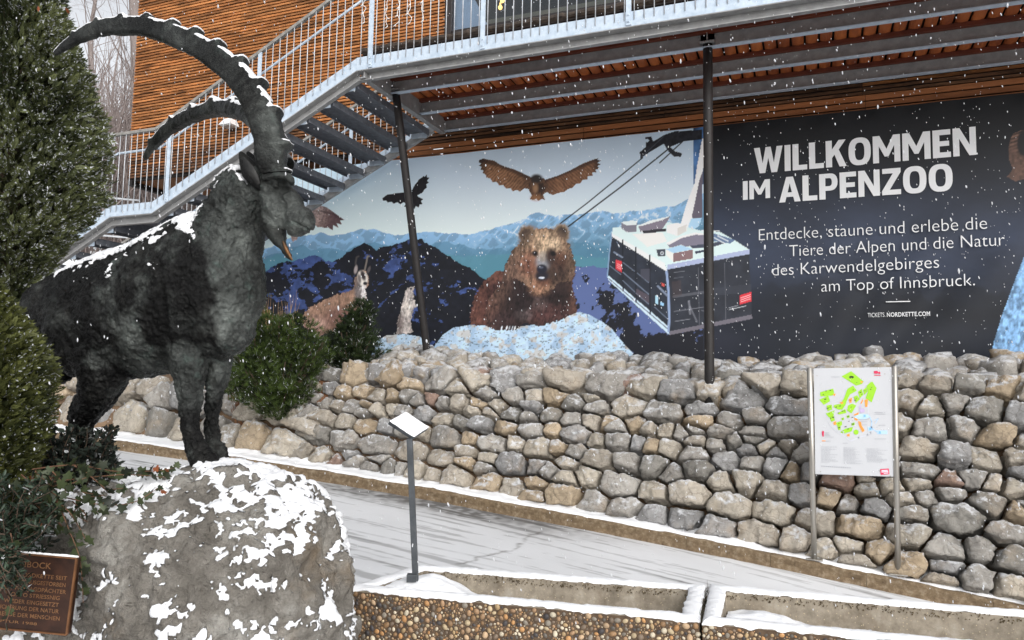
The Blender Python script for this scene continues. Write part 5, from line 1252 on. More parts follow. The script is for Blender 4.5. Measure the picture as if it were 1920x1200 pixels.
ball = np.exp(-(((U_-517)/7.5)**2+((V_-349)/5.5)**2)*1.2)*near_side; V = V+Nn*(0.019*ball)[:, None]
def gro(pts, w, amp):
    global V
    d = np.full(len(V), 1e9)
    for a, b in zip(pts[:-1], pts[1:]):
        a, b = np.array(a, float), np.array(b, float); ab = b-a; t = np.clip(((U_-a[0])*ab[0]+(V_-a[1])*ab[1])/(ab@ab), 0, 1); d = np.minimum(d, np.hypot(U_-a[0]-t*ab[0], V_-a[1]-t*ab[1]))
    V = V+Nn*(amp*np.exp(-(d/w)**2)*near_side)[:, None]
gro([(478, 356), (482, 395), (492, 438)], 6, -0.014)
gro([(496, 334), (516, 328), (540, 331), (549, 345)], 4, 0.010)
gro([(500, 366), (522, 366), (540, 356)], 3, -0.006)
gro([(524, 372), (532, 392), (528, 418)], 5, -0.007)
gro([(545, 358), (560, 384), (580, 404)], 6, 0.004)
gro([(583, 408), (588, 414)], 3.2, -0.012)
gro([(500, 388), (512, 402), (516, 425)], 6, 0.006)
gro([(540, 400), (552, 396), (566, 402)], 4, -0.005)
mouth = np.exp(-((V_-(412+(U_-552)*0.55+5))/2.6)**2)*sstep(545, 556, U_); V = V-Nn*(0.013*mouth)[:, None]
N2 = vnormals(V, F)
ns = fbm(V*13, 4, 84)
back = sstep(0.52, 0.58, Nn[:, 2]*0.95+0.22*ns+0.10*sstep(330, 380, U_))*sstep(402, 386, U_)*sstep(96, 112, U_)*(V_ < 560)
patch = sstep(0.42, 0.5, fbm(V*16, 3, 85))*np.exp(-(((U_-235)/85)**2+((V_-505-(235-U_)*0.25)/22)**2)*1.2)*1.6
nape = sstep(0.55, 0.62, Nn[:, 2]+0.2*ns)*(U_ > 402)*(U_ < 462)*(V_ < 352)
nose = sstep(0.80, 0.88, Nn[:, 2]+0.2*ns)*(U_ > 543)*(V_ < 420)
hoof = sstep(0.8, 0.9, N2[:, 2]+0.3*ns)*(V_ > 845)
snow = np.clip(np.maximum.reduce([back, patch*sstep(0.1, 0.3, N2[:, 2]), nape, nose]), 0, 1)
V = V-Nn*(rough*0.75*snow)[:, None]
V = V+N2*(0.014*snow)[:, None]+np.array([0, 0, 1])*(0.004*snow*fbm(V*40, 2, 86))[:, None]
pc = np.stack([patina_shading.clip(0, 1)]*3, 1); obj('body', V, F, M['bronze'], ibx, smooth=True, snow=snow, cols=pc)
def horn(pts, lat, fl, knob, nk, seed, name='horn'):
    m = len(pts); P = np.array([Wp(p[0], p[1], l) for p, l in zip(pts, lat)]); R = np.array([p[2]*0.93*(dep(p[0])+l)/FPX for p, l in zip(pts, lat)])
    k_ = 260; t = np.linspace(0, m-1, k_); P = catmull(P, k_); R = np.interp(t, range(m), R); FL = np.interp(t, range(m), np.asarray(fl, float))
    T = np.gradient(P, axis=0); s = np.concatenate([[0], np.cumsum(np.linalg.norm(np.diff(P, axis=0), axis=1))]); T /= np.linalg.norm(T, axis=1)[:, None]
    n = 28; th = np.arange(n)*2*math.pi/n; VV = []
    for i in range(k_):
        a = nrm(FWD-T[i]*(FWD@T[i])); b = np.cross(T[i], a)
        if b@(P[i]-P.mean(0)) < 0: b = -b; a = -a
        ph = (s[i]/s[-1])**0.92*nk; kb = max(0, math.cos(2*math.pi*ph))**5*knob*min(1, R[i]/R.max()*1.3)*(0.3 if i > k_*0.9 else 1)
        cs, sn_ = np.cos(th), np.sin(th)
        out = np.clip(sn_, 0, 1)**1.2
        rr = np.sign(sn_)*np.abs(sn_)**0.6*R[i]*(1-0.06*(sn_ < 0))+out*kb
        ff = np.sign(cs)*np.abs(cs)**0.55*FL[i]*(1+0.10*kb/max(knob, 1e-6)*(sn_ > -0.2))
        VV.append(P[i]+ff[:, None]*a+rr[:, None]*b)
    V = np.concatenate(VV); i_ = np.arange(k_*n).reshape(k_, n); j_ = np.roll(i_, -1, 1)
    F = np.stack([i_[:-1].ravel(), j_[:-1].ravel(), j_[1:].ravel(), i_[1:].ravel()], 1)
    Nv = vnormals(V, F)
    ctr = np.repeat(P, n, 0); flip = ((V-ctr)*Nv).sum(1).mean() < 0
    if flip: F = F[:, ::-1]; Nv = -Nv
    V = V+Nv*(0.004*fbm(V*16, 4, seed)+0.0035*(ridged(V*38, 3, seed+1)-0.5))[:, None]
    Nv = vnormals(V, F); sn = sstep(0.48, 0.62, Nv[:, 2]+0.26*fbm(V*11, 4, seed+2)); V = V+Nv*(0.007*sn)[:, None]
    F = [list(f) for f in F]+[list(range(n)), [(k_-1)*n+q for q in range(n)][::-1]]
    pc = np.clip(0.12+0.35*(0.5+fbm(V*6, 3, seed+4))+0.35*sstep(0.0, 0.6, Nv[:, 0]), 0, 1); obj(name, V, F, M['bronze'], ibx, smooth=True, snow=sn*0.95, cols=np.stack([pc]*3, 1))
near = [(511, 326, 25), (509, 309, 29), (508, 292, 30.5), (506, 270, 31), (501, 245, 31), (480, 193, 28), (452, 152, 27), (412, 116, 25), (362, 84, 23), (305, 61, 20), (255, 51, 17.5), (195, 54, 15), (155, 68, 12), (122, 88, 7), (103, 102, 2.5)]
horn(near, [-0.045, -0.05, -0.052, -0.055, -0.06, -0.07, -0.075, -0.08, -0.08, -0.08, -0.085, -0.09, -0.09, -0.09, -0.09], [.05, .058, .06, .06, .06, .055, .052, .048, .044, .04, .035, .03, .024, .014, .005], 0.030, 12, 91)
far = [(518, 312, 22), (514, 295, 22), (505, 262, 21), (482, 229, 19), (450, 210, 17), (408, 205, 14.5), (365, 216, 14), (330, 234, 13), (302, 256, 11), (282, 280, 8), (272, 298, 4)]
horn(far, [0.06, 0.10, 0.22, 0.40, 0.58, 0.76, 0.90, 1.02, 1.10, 1.16, 1.20], [.05, .05, .05, .05, .046, .042, .036, .03, .024, .016, .006], 0.028, 8.5, 95)
# ears, beard
M['dark_bronze'] = varied('dark_bronze', C(12, 12, 12), C(30, 30, 28), 20, 0.5, 0.3, 0.5, 50, 0.006)
for lat, dx in ((-0.10, 0), (0.10, 14)):
    mb = MB(); pts = [(490+dx, 356, 5), (482+dx, 340, 14), (471+dx, 322, 18), (460+dx, 303, 12), (450+dx, 285, 2.5)]
    px_tube(mb, pts, [lat*0.8, lat, lat*1.15, lat*1.25, lat*1.3], [.014, .020, .018, .012, .004], 16)
    ear = mb.build('ear', M['bronze'], ibx, smooth=True)
    mb = MB(); px_tube(mb, [(486+dx, 347, 3), (478+dx, 332, 8), (469+dx, 318, 10), (460+dx, 302, 6), (453+dx, 290, 1)], [lat*0.9-0.017, lat*1.05-0.017, lat*1.17-0.015, lat*1.25-0.009, lat*1.3-0.002], [.004, .006, .006, .005, .002], 10)
    mb.build('ear_hollow', M['dark_bronze'], ear, smooth=True)
M['worn_bronze'] = varied('worn_brown_bronze', C(52, 40, 28), C(128, 88, 50), 26, 0.42, 0.4, 0.5, 50, 0.006, (1, 1, 0.4))
mb = MB(); px_tube(mb, [(514, 420, 24), (520, 442, 17), (529, 460, 9), (539, 476, 5), (546, 487, 2.5)], 0.0, [.05, .042, .03, .018, .007], 14)
Vb = np.concatenate(mb.V); Vb = Vb+0.006*fbm(Vb*60, 3, 97)[:, None]*RIGHT; bd_ = obj('beard', Vb, mb.F, M['bronze'], ibx, smooth=True, cols=np.full((len(Vb), 3), 0.25), snow=np.zeros(len(Vb)))
mb = MB(); px_tube(mb, [(531, 452, 2), (536, 465, 3.5), (542, 477, 3.2), (548, 488, 1.5)], -0.02, [.006, .010, .008, .004], 10); mb.build('beard_strand', M['worn_bronze'], bd_, smooth=True)

# the pedestal rock
def rk_ell(mb, x, y, d, rx, ry, rd): s = d/FPX; mb.ell(at_d(x, y, d), (rx*s, rd, ry*s), IMG, 4)
mb = MB()
rk_ell(mb, 415, 1120, 3.45, 225, 242, 0.52); rk_ell(mb, 505, 1050, 3.42, 128, 150, 0.40); rk_ell(mb, 360, 1010, 3.5, 190, 128, 0.42); rk_ell(mb, 430, 1240, 3.4, 236, 200, 0.52); rk_ell(mb, 545, 1150, 3.40, 110, 190, 0.36)
rk_ell(mb, 180, 1050, 3.75, 190, 165, 0.40); rk_ell(mb, 110, 1180, 3.55, 210, 180, 0.44); rk_ell(mb, 60, 1080, 3.9, 170, 190, 0.4); rk_ell(mb, 330, 1330, 3.4, 330, 180, 0.55); rk_ell(mb, 170, 960, 3.95, 90, 80, 0.3)
V, Nn, F = remesh(mb, 0.0115, 4, 0.5)
V = V+Nn*(0.030*fbm(V*3.2, 4, 101)+0.034*(ridged(V*6.5, 5, 102)-0.55)+0.018*fbm(V*17, 4, 103)+0.007*fbm(V*45, 3, 104))[:, None]
N2 = vnormals(V, F); U_, V_ = to_px(V)
pn = 0.8*fbm(np.stack([V[:, 0]*8.5, V[:, 1]*8.5, V[:, 2]*11], 1), 4, 105, 0.5)+0.55*fbm(V*38, 3, 108); pb = fbm(V*2.2, 3, 106)
toplike = sstep(0.55, 0.85, N2[:, 2])
sv = 0.55*N2[:, 2]+0.45*Nn[:, 2]+0.55*pn+0.18*pb-0.10*sstep(330, 200, U_)*(V_ > 940)
sn = sstep(0.50, 0.58, sv-0.10)
sn = np.clip(np.maximum(sn, sstep(0.34, 0.48, pn+0.20*pb+0.20*N2[:, 2]+0.12*Nn[:, 2]+0.10*(U_ > 330))*(N2[:, 2] > -0.15)), 0, 1)
V = V+N2*(0.014*sn*(1+0.4*fbm(V*28, 3, 107)))[:, None]
k = N('grey_pedestal_rock'); v = k.coord(); s_ = k.ramp(k.attr('snow').outputs['Fac'], [(0.4, 0.0), (0.6, 1.0)])
a1 = k.noise(v, 4, 8, 0.7); a2 = k.noise(v, 26, 6, 0.7, 0.8); a3 = k.noise(v, 2.2, 5, 0.6)
c = k.ramp(a1, [(0.3, C(100, 95, 88)), (0.5, C(140, 135, 127)), (0.7, C(186, 183, 176))]); c = k.mix(k.ramp(a2, [(0.30, 0.8), (0.44, 0.0)]), c, C(58, 52, 46))
c = k.mix(k.ramp(a3, [(0.56, 0.0), (0.70, 0.35)]), c, C(150, 118, 70)); c = k.mix(k.ramp(a2, [(0.62, 0.0), (0.75, 0.6)]), c, C(206, 202, 194)); c = k.mix(s_, c, SNOW)
k.base(c); k.set(0.85, 0, 0.25); k.bump(k.math('MULTIPLY', k.math('SUBTRACT', 1.0, k.math('MULTIPLY', s_, 0.85)), k.math('ADD', a2, k.math('MULTIPLY', k.noise(v, 70, 5, 0.7), 0.6))), 1.0, 0.035); M['rock'] = k.m
o = obj('pedestal_rock', V, F, M['rock'], smooth=True, snow=sn); tag(o, 'big rounded grey boulder spattered with snow carrying the bronze ibex', 'boulder')

# bronze plaque leaning on the rock
TLp, TRp, BRp = at_d(-22, 1033, 3.06), at_d(145, 1047, 3.02), at_d(126, 1190, 2.98); BLp = TLp+(BRp-TRp)
nx_ = nrm(TRp-TLp); ny_ = nrm(TRp-BRp); nz_p = nrm(np.cross(nx_, ny_))
pq = thing('bronze_plaque', 'brown bronze plaque with raised capital letters half hidden by ivy', 'plaque', (BLp+BRp)/2)
M['plaque'] = varied('brown_plaque', C(40, 25, 20), C(70, 44, 32), 16, 0.42, 0.35, 0.3, 60, 0.003); M['letter'] = varied('rubbed_bronze', C(116, 82, 56), C(146, 108, 76), 40, 0.4, 0.4)
mb = MB(); mb.prism([BLp, BRp, TRp, TLp], -nz_p*0.025); mb.build('panel', M['plaque'], pq, bevel=0.003)
Wq = np.linalg.norm(TRp-TLp); Hq = np.linalg.norm(TRp-BRp)
mb = MB(); mb.bar(BRp+nz_p*0.003, TRp+nz_p*0.003, 0.008, 0.008, nz_p); mb.bar(TLp+nz_p*0.003, TRp+nz_p*0.003, 0.006, 0.006, nz_p); mb.bar(BLp+nz_p*0.003, BRp+nz_p*0.003, 0.006, 0.006, nz_p); mb.build('rim', varied('plaque_rim', C(92, 60, 38), C(128, 88, 56), 20, 0.45, 0.35), pq)
rows = [('STEINBOCK', 0.20, 0.73, 0.135, 0.068), ('IN DER NORDKETTE SEIT', 0.14, 0.92, 0.275, 0.045), ('JAHRHUNDERTEN AUSGESTORBEN', -0.02, 0.915, 0.365, 0.045), ('WURDEN 1953 VOM JAGDPÄCHTER'.replace(' 1953', ''), 0.06, 0.93, 0.455, 0.045), ('OTTO STRIESSNIG', 0.33, 0.87, 0.54, 0.045), ('WIEDER EINGESETZT', 0.26, 0.87, 0.63, 0.045), ('BEREICHERUNG DER NATUR', 0.10, 0.88, 0.715, 0.045), ('FREUDE DER MENSCHEN', 0.19, 0.90, 0.805, 0.045), ('SKULPTUR 1988', 0.05, 0.66, 0.90, 0.030)]
for body, a, b, y, cp in rows:
    org = TLp+nx_*Wq*a-ny_*Hq*(y+cp/2)+nz_p*0.0025
    place_text('lettering', body, org, nx_, ny_, Wq*(b-a), Hq*cp*1.15, M['letter'], pq, 0.01)
mb = MB(); e = np.linspace(0, 1, 60); pth = TLp+(TRp-TLp)*e[:, None]+np.array([0, 0, 0.005])-nz_p*0.006; mb.tube(pth, 0.005+0.002*fbm(xy3(e*30, e*0), 3, 4), 6); mb.build('snow_edge', M['snow'], pq, smooth=True)
# ------------------------------------------------------------------ foliage
class Leaves:
    """bakes many copies of small leaf templates into one mesh"""
    def __init__(s): s.V, s.F, s.K, s.n = [], [], [], 0
    def scatter(s, tv, tf, P, X, Y, Z, S, K):
        """tv (k,3) template; P (m,3); axes X,Y,Z (m,3); S (m,); K (m,3) or (m,k,3) colours"""
        m, k_ = len(P), len(tv)
        W_ = P[:, None, :]+S[:, None, None]*(tv[None, :, 0:1]*X[:, None, :]+tv[None, :, 1:2]*Y[:, None, :]+tv[None, :, 2:3]*Z[:, None, :])
        s.V.append(W_.reshape(-1, 3)); s.F.append((tf[None]+(np.arange(m)*k_)[:, None, None]).reshape(-1, tf.shape[1])+s.n)
        s.K.append((np.repeat(K[:, None, :], k_, 1) if K.ndim == 2 else K).reshape(-1, 3)); s.n += m*k_
    def build(s, name, mat, parent=None):
        return obj(name, np.concatenate(s.V), np.concatenate(s.F), mat, parent, cols=np.concatenate(s.K))
def frames(D, r_):
    """Y axis along D (m,3), random roll"""
    D = D/np.linalg.norm(D, axis=1)[:, None]; R_ = r_.normal(size=D.shape); X = np.cross(D, R_); X /= np.linalg.norm(X, axis=1)[:, None]
    return X, D, np.cross(X, D)
def leaf_mat(name, rough=0.55, trans=0.25):
    k = N(name); a = k.attr('Col').outputs['Color']; k.base(a); k.set(rough, 0, 0.3)
    t = k.n('ShaderNodeBsdfTranslucent'); k.l(a, t.inputs['Color']); mx = k.n('ShaderNodeMixShader'); mx.inputs[0].default_value = trans
    k.l(k.b.outputs[0], mx.inputs[1]); k.l(t.outputs[0], mx.inputs[2]); k.l(mx.outputs[0], k.out.inputs['Surface']); return k.m
M['needle'] = leaf_mat('conifer_needles'); M['leaf'] = leaf_mat('glossy_leaves', 0.4, 0.2)
M['bark'] = varied('brown_bark', C(58, 46, 38), C(96, 80, 66), 12, 0.9, 0, 0.7, 30, 0.02, (1, 1, 0.3))
def frond(n=7, L=1.0, w=0.11, l=0.36, ang=0.75, tip=True, bend=0.12):
    V, F = [], []
    for i in range(n):
        for sgn in (-1, 1):
            y = L*(0.08+0.86*i/n); ll = l*(1-0.45*i/n); d = np.array([sgn*math.sin(ang), math.cos(ang), bend*(1 if i % 2 else -0.5)]); q = np.array([math.cos(ang), -sgn*math.sin(ang), 0])*w/2
            b = np.array([0, y, 0]); k_ = len(V); V += [b, b+d*ll*0.5+q, b+d*ll, b+d*ll*0.5-q]; F.append([k_, k_+1, k_+2, k_+3])
    if tip: k_ = len(V); V += [[0, L*0.8, 0], [w/2, L*0.98, 0.02], [0, L*1.2, 0], [-w/2, L*0.98, -0.02]]; F.append([k_, k_+1, k_+2, k_+3])
    return np.array(V, float), np.array(F)
def tuft(n=12, w=0.05, seed=1, spread=0.75):
    r_ = np.random.default_rng(seed); V, F = [], []
    for i in range(n):
        a = i*2.4; e = spread*r_.uniform(0.35, 1.1); d = np.array([math.sin(e)*math.cos(a), math.cos(e), math.sin(e)*math.sin(a)]); q = nrm(np.cross(d, r_.normal(size=3)))*w/2; b = np.array([0, r_.uniform(0, 0.35), 0]); l = r_.uniform(0.7, 1.0)
        k_ = len(V); V += [b-q, b+q, b+d*l+q*0.2, b+d*l-q*0.2]; F.append([k_, k_+1, k_+2, k_+3])
    return np.array(V, float), np.array(F)
def crown(L, axis_px, d, prof, count, size, tv, tf, dark, light, frost, seed, frac=(0.55, 1.04), up=0.55, depth_scale=1.0, lumps=(3.0, 0.16)):
    """crown of revolution round a vertical axis; prof = [(py, outer px)] on the right hand side"""
    r_ = np.random.default_rng(seed); prof = np.array(prof, float)
    top = at_d(axis_px, prof[0, 0], d); bot = at_d(axis_px, prof[-1, 0], d)
    t = r_.random(count*2); rad_px = np.interp(t, (prof[:, 0]-prof[0, 0])/(prof[-1, 0]-prof[0, 0]), prof[:, 1])-axis_px
    keep = r_.random(count*2) < (np.abs(rad_px)+12)/(np.abs(rad_px).max()+12); t, rad_px = t[keep][:count], rad_px[keep][:count]; m = len(t)
    R_ = rad_px*d/FPX; a = r_.uniform(0, 2*math.pi, m); f = frac[0]+(frac[1]-frac[0])*r_.random(m)**0.45
    base = top+(bot-top)*t[:, None]; out = np.stack([np.cos(a), np.sin(a)*depth_scale, 0*a], 1)
    lump = fbm(np.concatenate([base[:, :2]*0+out[:, :2]*1.4*lumps[0]/3, base[:, 2:]*lumps[0]], 1), 3, seed)
    P = base+out*(R_*f*(1+lumps[1]*1.6*lump))[:, None]
    D = out+np.array([0, 0, up])+r_.normal(size=(m, 3))*0.38
    X, Y, Z = frames(D, r_)
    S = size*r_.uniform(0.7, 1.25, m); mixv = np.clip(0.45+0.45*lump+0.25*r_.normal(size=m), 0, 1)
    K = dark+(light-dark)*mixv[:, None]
    k_ = len(tv); KK = np.repeat(K[:, None, :], k_, 1)*r_.uniform(0.75, 1.2, (m, k_, 1))
    nq = k_//4; fr = (r_.random((m, nq)) < frost*np.clip(0.35+1.3*(f[:, None]-0.75)/0.3+0.5*lump[:, None], 0, 2)); fr = np.repeat(fr, 4, 1)
    KK = np.where(fr[:, :, None], np.array([0.60, 0.62, 0.64])*r_.uniform(0.6, 1.1, (m, k_, 1)), KK)
    L.scatter(tv, tf, P, X, Y, Z, S, KK)
    return top, bot
def trunk(parent, pts, rads, name='trunk'):
    mb = MB(); mb.tube(catmull(pts, 24), np.interp(np.linspace(0, len(rads)-1, 24), range(len(rads)), rads), 10); return mb.build(name, M['bark'], parent, smooth=True)
# tall juniper on the left
FR = frond(6, 1.0, 0.13, 0.40, 0.7)
d_ = 4.75; axp = 18
prof = [(-330, 50), (-200, 88), (-80, 108), (0, 112), (60, 118), (120, 132), (200, 148), (300, 152), (370, 145), (430, 110), (490, 78), (540, 54), (620, 46), (760, 42), (900, 38)]
gz = float(zr(at_d(axp, 800, d_)[0])); ft = at_d(axp, 1060, d_)
jn = thing('conifer_tree', 'tall dense frosted conifer behind the horn tips at the left edge', 'tree', (ft[0], ft[1], gz))
L = Leaves(); crown(L, axp, d_, prof, 29000, 0.060, FR[0], FR[1], lin([46, 54, 34]), lin([112, 118, 78]), 0.085, 5)
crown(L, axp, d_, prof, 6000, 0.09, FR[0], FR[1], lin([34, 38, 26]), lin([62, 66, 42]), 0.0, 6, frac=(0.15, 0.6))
for ax2, dz2, sc2, sd2 in ((-95, 0.25, 1.0, 61), (-190, -0.05, 0.95, 62)):
    crown(L, ax2, d_+dz2, [(y, ax2+(x-axp)*sc2*(0.9+0.2*math.sin(y*0.01+sd2))) for y, x in prof], 9000, 0.068, FR[0], FR[1], lin([46, 54, 34]), lin([112, 118, 78]), 0.085, sd2)
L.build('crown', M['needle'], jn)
trunk(jn, [[ft[0], ft[1], gz-0.1], at_d(axp+4, 700, d_), at_d(axp-4, 300, d_), at_d(axp, -200, d_)], [0.09, 0.08, 0.06, 0.02])
mb = MB(); r2 = random.Random(2)
for q in range(70):
    py = r2.uniform(-150, 620); a = r2.uniform(0, 6.28); rp = (np.interp(py, [p[0] for p in prof], [p[1] for p in prof])-axp)*d_/FPX*0.8; c = at_d(axp, py, d_); e = c+np.array([math.cos(a)*rp, math.sin(a)*rp, 0.12+rp*0.3]); mb.tube(catmull([c, (c+e)/2-[0, 0, 0.03], e], 6), np.linspace(0.014, 0.004, 6), 5)
mb.build('limbs', M['bark'], jn)
# lower, nearer conifer bush
d_ = 3.35; axp = -40
prof = [(520, -26), (560, -4), (600, 26), (650, 56), (700, 72), (760, 72), (820, 62), (870, 44), (930, 16), (1000, -10)]
ft = at_d(axp, 1200, d_); jb = thing('conifer_bush', 'low olive green conifer bush in front of the ibex rump at the left edge', 'bush', (ft[0], ft[1], gz+0.1))
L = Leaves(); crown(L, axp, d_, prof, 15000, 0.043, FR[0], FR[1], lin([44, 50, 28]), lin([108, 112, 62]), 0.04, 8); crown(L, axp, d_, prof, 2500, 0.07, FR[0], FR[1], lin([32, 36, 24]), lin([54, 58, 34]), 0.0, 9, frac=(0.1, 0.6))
L.build('crown', M['needle'], jb); trunk(jb, [[ft[0], ft[1], gz], at_d(axp, 900, d_), at_d(axp, 600, d_)], [0.05, 0.04, 0.015])
# mugo pines on the wall
TF = tuft(13, 0.085, 3)
def pine(px_, py_, Y, blobs, label, n, seed, dark, light, size=0.085):
    c = at_y(px_, py_, Y); d = float((c-EYE)@FWD); t = thing('mountain_pine', label, 'bush', c, 'mountain pines on the boulder wall')
    L = Leaves(); mb = MB(); r2 = random.Random(seed); A_ = sum(b[2]**2 for b in blobs)
    for i, (bx, by, br, dz) in enumerate(blobs):
        pr = [(by-br*1.02*math.cos(q), bx+br*math.sin(q)) for q in np.linspace(0.06, math.pi-0.06, 9)]
        crown(L, bx, d+dz, pr, int(n*br*br/A_), size, TF[0], TF[1], dark*r2.uniform(0.85, 1.15), light*r2.uniform(0.8, 1.15), 0.02, seed+i, up=1.0, frac=(0.2, 1.15), lumps=(6, 0.4))
        for q in range(5):
            a = r2.uniform(0, 6.28); e = at_d(bx, by-br*0.2, d+dz)+np.array([math.cos(a), math.sin(a), 0.6])*br*d/FPX*0.8; mb.tube(catmull([c, (c+e)/2-[0, 0, 0.05], e], 7), np.linspace(0.02, 0.005, 7), 5)
    L.build('crown', M['needle'], t); mb.build('stem', M['bark'], t)
G1, G2 = lin([30, 40, 20]), lin([84, 102, 48])
pine(520, 770, 8.35, [(462, 660, 44, 0.1), (505, 640, 46, 0), (552, 632, 40, 0.15), (580, 665, 34, 0), (492, 710, 58, -0.1), (545, 715, 52, -0.05), (520, 752, 36, -0.15), (450, 715, 30, 0.1)], 'broad dark green mountain pine hanging over the boulders beside the ibex chest', 5200, 12, G1, G2, 0.075)
pine(660, 692, 9.5, [(678, 585, 22, 0), (668, 618, 30, 0), (645, 648, 34, 0), (678, 660, 30, -0.1), (622, 668, 24, 0.1), (655, 682, 34, -0.1)], 'smaller darker mountain pine in front of the printed chamois', 2600, 13, lin([24, 32, 20]), lin([62, 78, 42]), 0.075)
pine(484, 650, 9.1, [(484, 560, 14, 0), (482, 590, 18, 0), (488, 622, 22, 0)], 'thin yellowish young pine close behind the ibex chest', 800, 14, lin([58, 66, 30]), lin([122, 122, 56]), 0.07)
# withered stalks by the pines and between stones
def stalks(name, label, spots, n, seed, colr, hmax, gname):
    mb = MB(); r2 = random.Random(seed)
    for q in range(n):
        px_, py_, Y = r2.choice(spots); c = at_y(px_+r2.uniform(-14, 14), py_+r2.uniform(-6, 6), Y+r2.uniform(-0.1, 0.1)); h = r2.uniform(0.3, 1.0)*hmax; e = c+np.array([r2.uniform(-0.3, 0.3)*h, r2.uniform(-0.2, 0.2)*h, h])
        mb.tube(catmull([c, (c+e)/2+[r2.uniform(-.03, .03), 0, 0.02], e], 5), [0.004, 0.0035, 0.003, 0.0025, 0.0015], 4)
    o = mb.build(name, colr); tag(o, label, 'dry grass', None, 'stuff')
DRY = varied('withered_stalk', C(120, 92, 66), C(166, 138, 104), 12, 0.9)
stalks('dry_grass', 'withered tan stalks rising above the pine beside the ibex chest', [(505, 615, 8.9), (545, 618, 8.9), (530, 612, 8.9)], 26, 3, DRY, 0.55, None)
def roots(spots, seed):
    mb = MB(); r2 = random.Random(seed)
    for (px_, py_, px2, py2, Y, n) in spots:
        for q in range(n):
            a = at_y(px_+r2.uniform(-9, 9), py_, Y+0.25); b = at_y(px2+r2.uniform(-12, 12), py2+r2.uniform(-14, 14), Y); mb.tube(catmull([a, (a*0.6+b*0.4)+[r2.uniform(-.05, .05), -0.06, 0.02], b], 8), 0.0042, 4)
    o = mb.build('dry_roots', varied('reddish_roots', C(104, 66, 42), C(150, 106, 72), 14, 0.9)); tag(o, 'reddish withered root strands hanging between boulders beneath the broad pine', 'roots', None, 'stuff')
roots([(612, 700, 606, 800, 8.42, 26), (440, 720, 452, 790, 8.36, 22), (470, 790, 462, 850, 8.2, 14), (690, 735, 650, 760, 8.55, 10), (420, 850, 440, 872, 8.12, 10)], 6)

# dark leafed shrub, ivy and a yew sprig round the plaque
def leaf_tpl(kind):
    if kind == 'oval': V = [[0, 0, 0], [0.26, 0.35, 0.05], [0.2, 0.75, 0.04], [0, 1, -0.06], [-0.2, 0.75, 0.04], [-0.26, 0.35, 0.05]]; F = [[0, 1, 2, 3], [0, 3, 4, 5]]
    else:
        o_ = [(0, 0), (0.30, -0.14), (0.52, 0.16), (0.34, 0.36), (0.56, 0.62), (0.24, 0.66), (0, 1.0), (-0.24, 0.66), (-0.56, 0.62), (-0.34, 0.36), (-0.52, 0.16), (-0.30, -0.14)]
        V = [[x, y, 0.22*abs(x)-0.10*y*y] for x, y in o_]; F = [[0, 1, 2, 3], [0, 3, 4, 5], [0, 5, 6, 7], [0, 7, 8, 9], [0, 9, 10, 11]]
    return np.array(V, float), np.array(F)
OV, IV = leaf_tpl('oval'), leaf_tpl('ivy')
rs = np.random.default_rng(44)
def twig_plant(name, label, cat, stems, leafstep, lsize, tpl, dark, light, mat, frost=0.05, width=0.0035, twigcol=None):
    base = stems[0][0]; t = thing(name, label, cat, base); mb = MB(); L = Leaves(); P, D, K = [], [], []
    for st in stems:
        pth = catmull(st, max(6, len(st)*6)); mb.tube(pth, np.linspace(width, width*0.5, len(pth)), 5)
        s = np.concatenate([[0], np.cumsum(np.linalg.norm(np.diff(pth, axis=0), axis=1))]); n = max(2, int(s[-1]/leafstep)); q = np.linspace(0.12*s[-1], s[-1], n)
        for i, v_ in enumerate(q):
            p = np.array([np.interp(v_, s, pth[:, j]) for j in range(3)]); tg = nrm(pth[-1]-pth[0])
            side = nrm(rs.normal(size=3)); P.append(p); D.append(side*0.9+tg*0.6+np.array([0, 0, 0.25]))
    P, D = np.array(P), np.array(D); X, Y, Z = frames(D, rs); flip = Z[:, 2] < 0; Z[flip] *= -1; X[flip] *= -1
    m = len(P); K = dark+(light-dark)*rs.random((m, 1)); f = rs.random(m) < frost; K[f] = [0.66, 0.68, 0.7]
    L.scatter(tpl[0], tpl[1], P, X, Y, Z, lsize*rs.uniform(0.65, 1.2, m), K); L.build('leaves', mat, t); mb.build('stem', twigcol or M['bark'], t); return t
def wig(a, b, n=3, s=0.03): 
    a, b = np.asarray(a, float), np.asarray(b, float); return [a]+[a+(b-a)*i/n+rs.normal(size=3)*s for i in range(1, n)]+[b]
st_ = []
for i in range(170):
    a = at_d(rs.uniform(60, 180), rs.uniform(900, 960), 3.72+rs.uniform(-0.1, 0.15)); b = at_d(np.clip(rs.normal(135, 48), 40, 216), rs.uniform(800, 885), 3.72+rs.uniform(-0.25, 0.2)); st_.append(wig(a, b, 3, 0.02))
for i in range(26):
    a = at_d(rs.uniform(120, 165), rs.uniform(860, 900), 3.7); b = at_d(rs.uniform(165, 222), rs.uniform(835, 885), 3.7+rs.uniform(-0.15, 0.15)); st_.append(wig(a, b, 3, 0.015))
twig_plant('leafy_shrub', 'dark small leaved evergreen shrub around the hind leg of the ibex', 'shrub', st_, 0.012, 0.036, OV, lin([20, 24, 22]), lin([58, 66, 58]), M['leaf'], 0.03)
st_ = []
for i in range(26):
    a = at_d(rs.uniform(-30, 10), rs.uniform(1000, 1040), 2.95); b = at_d(rs.uniform(-12, 58), rs.uniform(1030, 1125), 2.92+rs.uniform(-0.05, 0.03)); st_.append(wig(a, b, 3, 0.015))
for i in range(60):
    a = at_d(rs.uniform(-40, 40), rs.uniform(1010, 1080), 3.25+rs.uniform(-0.1, 0.1)); b = at_d(rs.uniform(-10, 118), rs.uniform(885, 1015), 3.12+rs.uniform(-0.15, 0.2)); st_.append(wig(a, b, 3, 0.03))
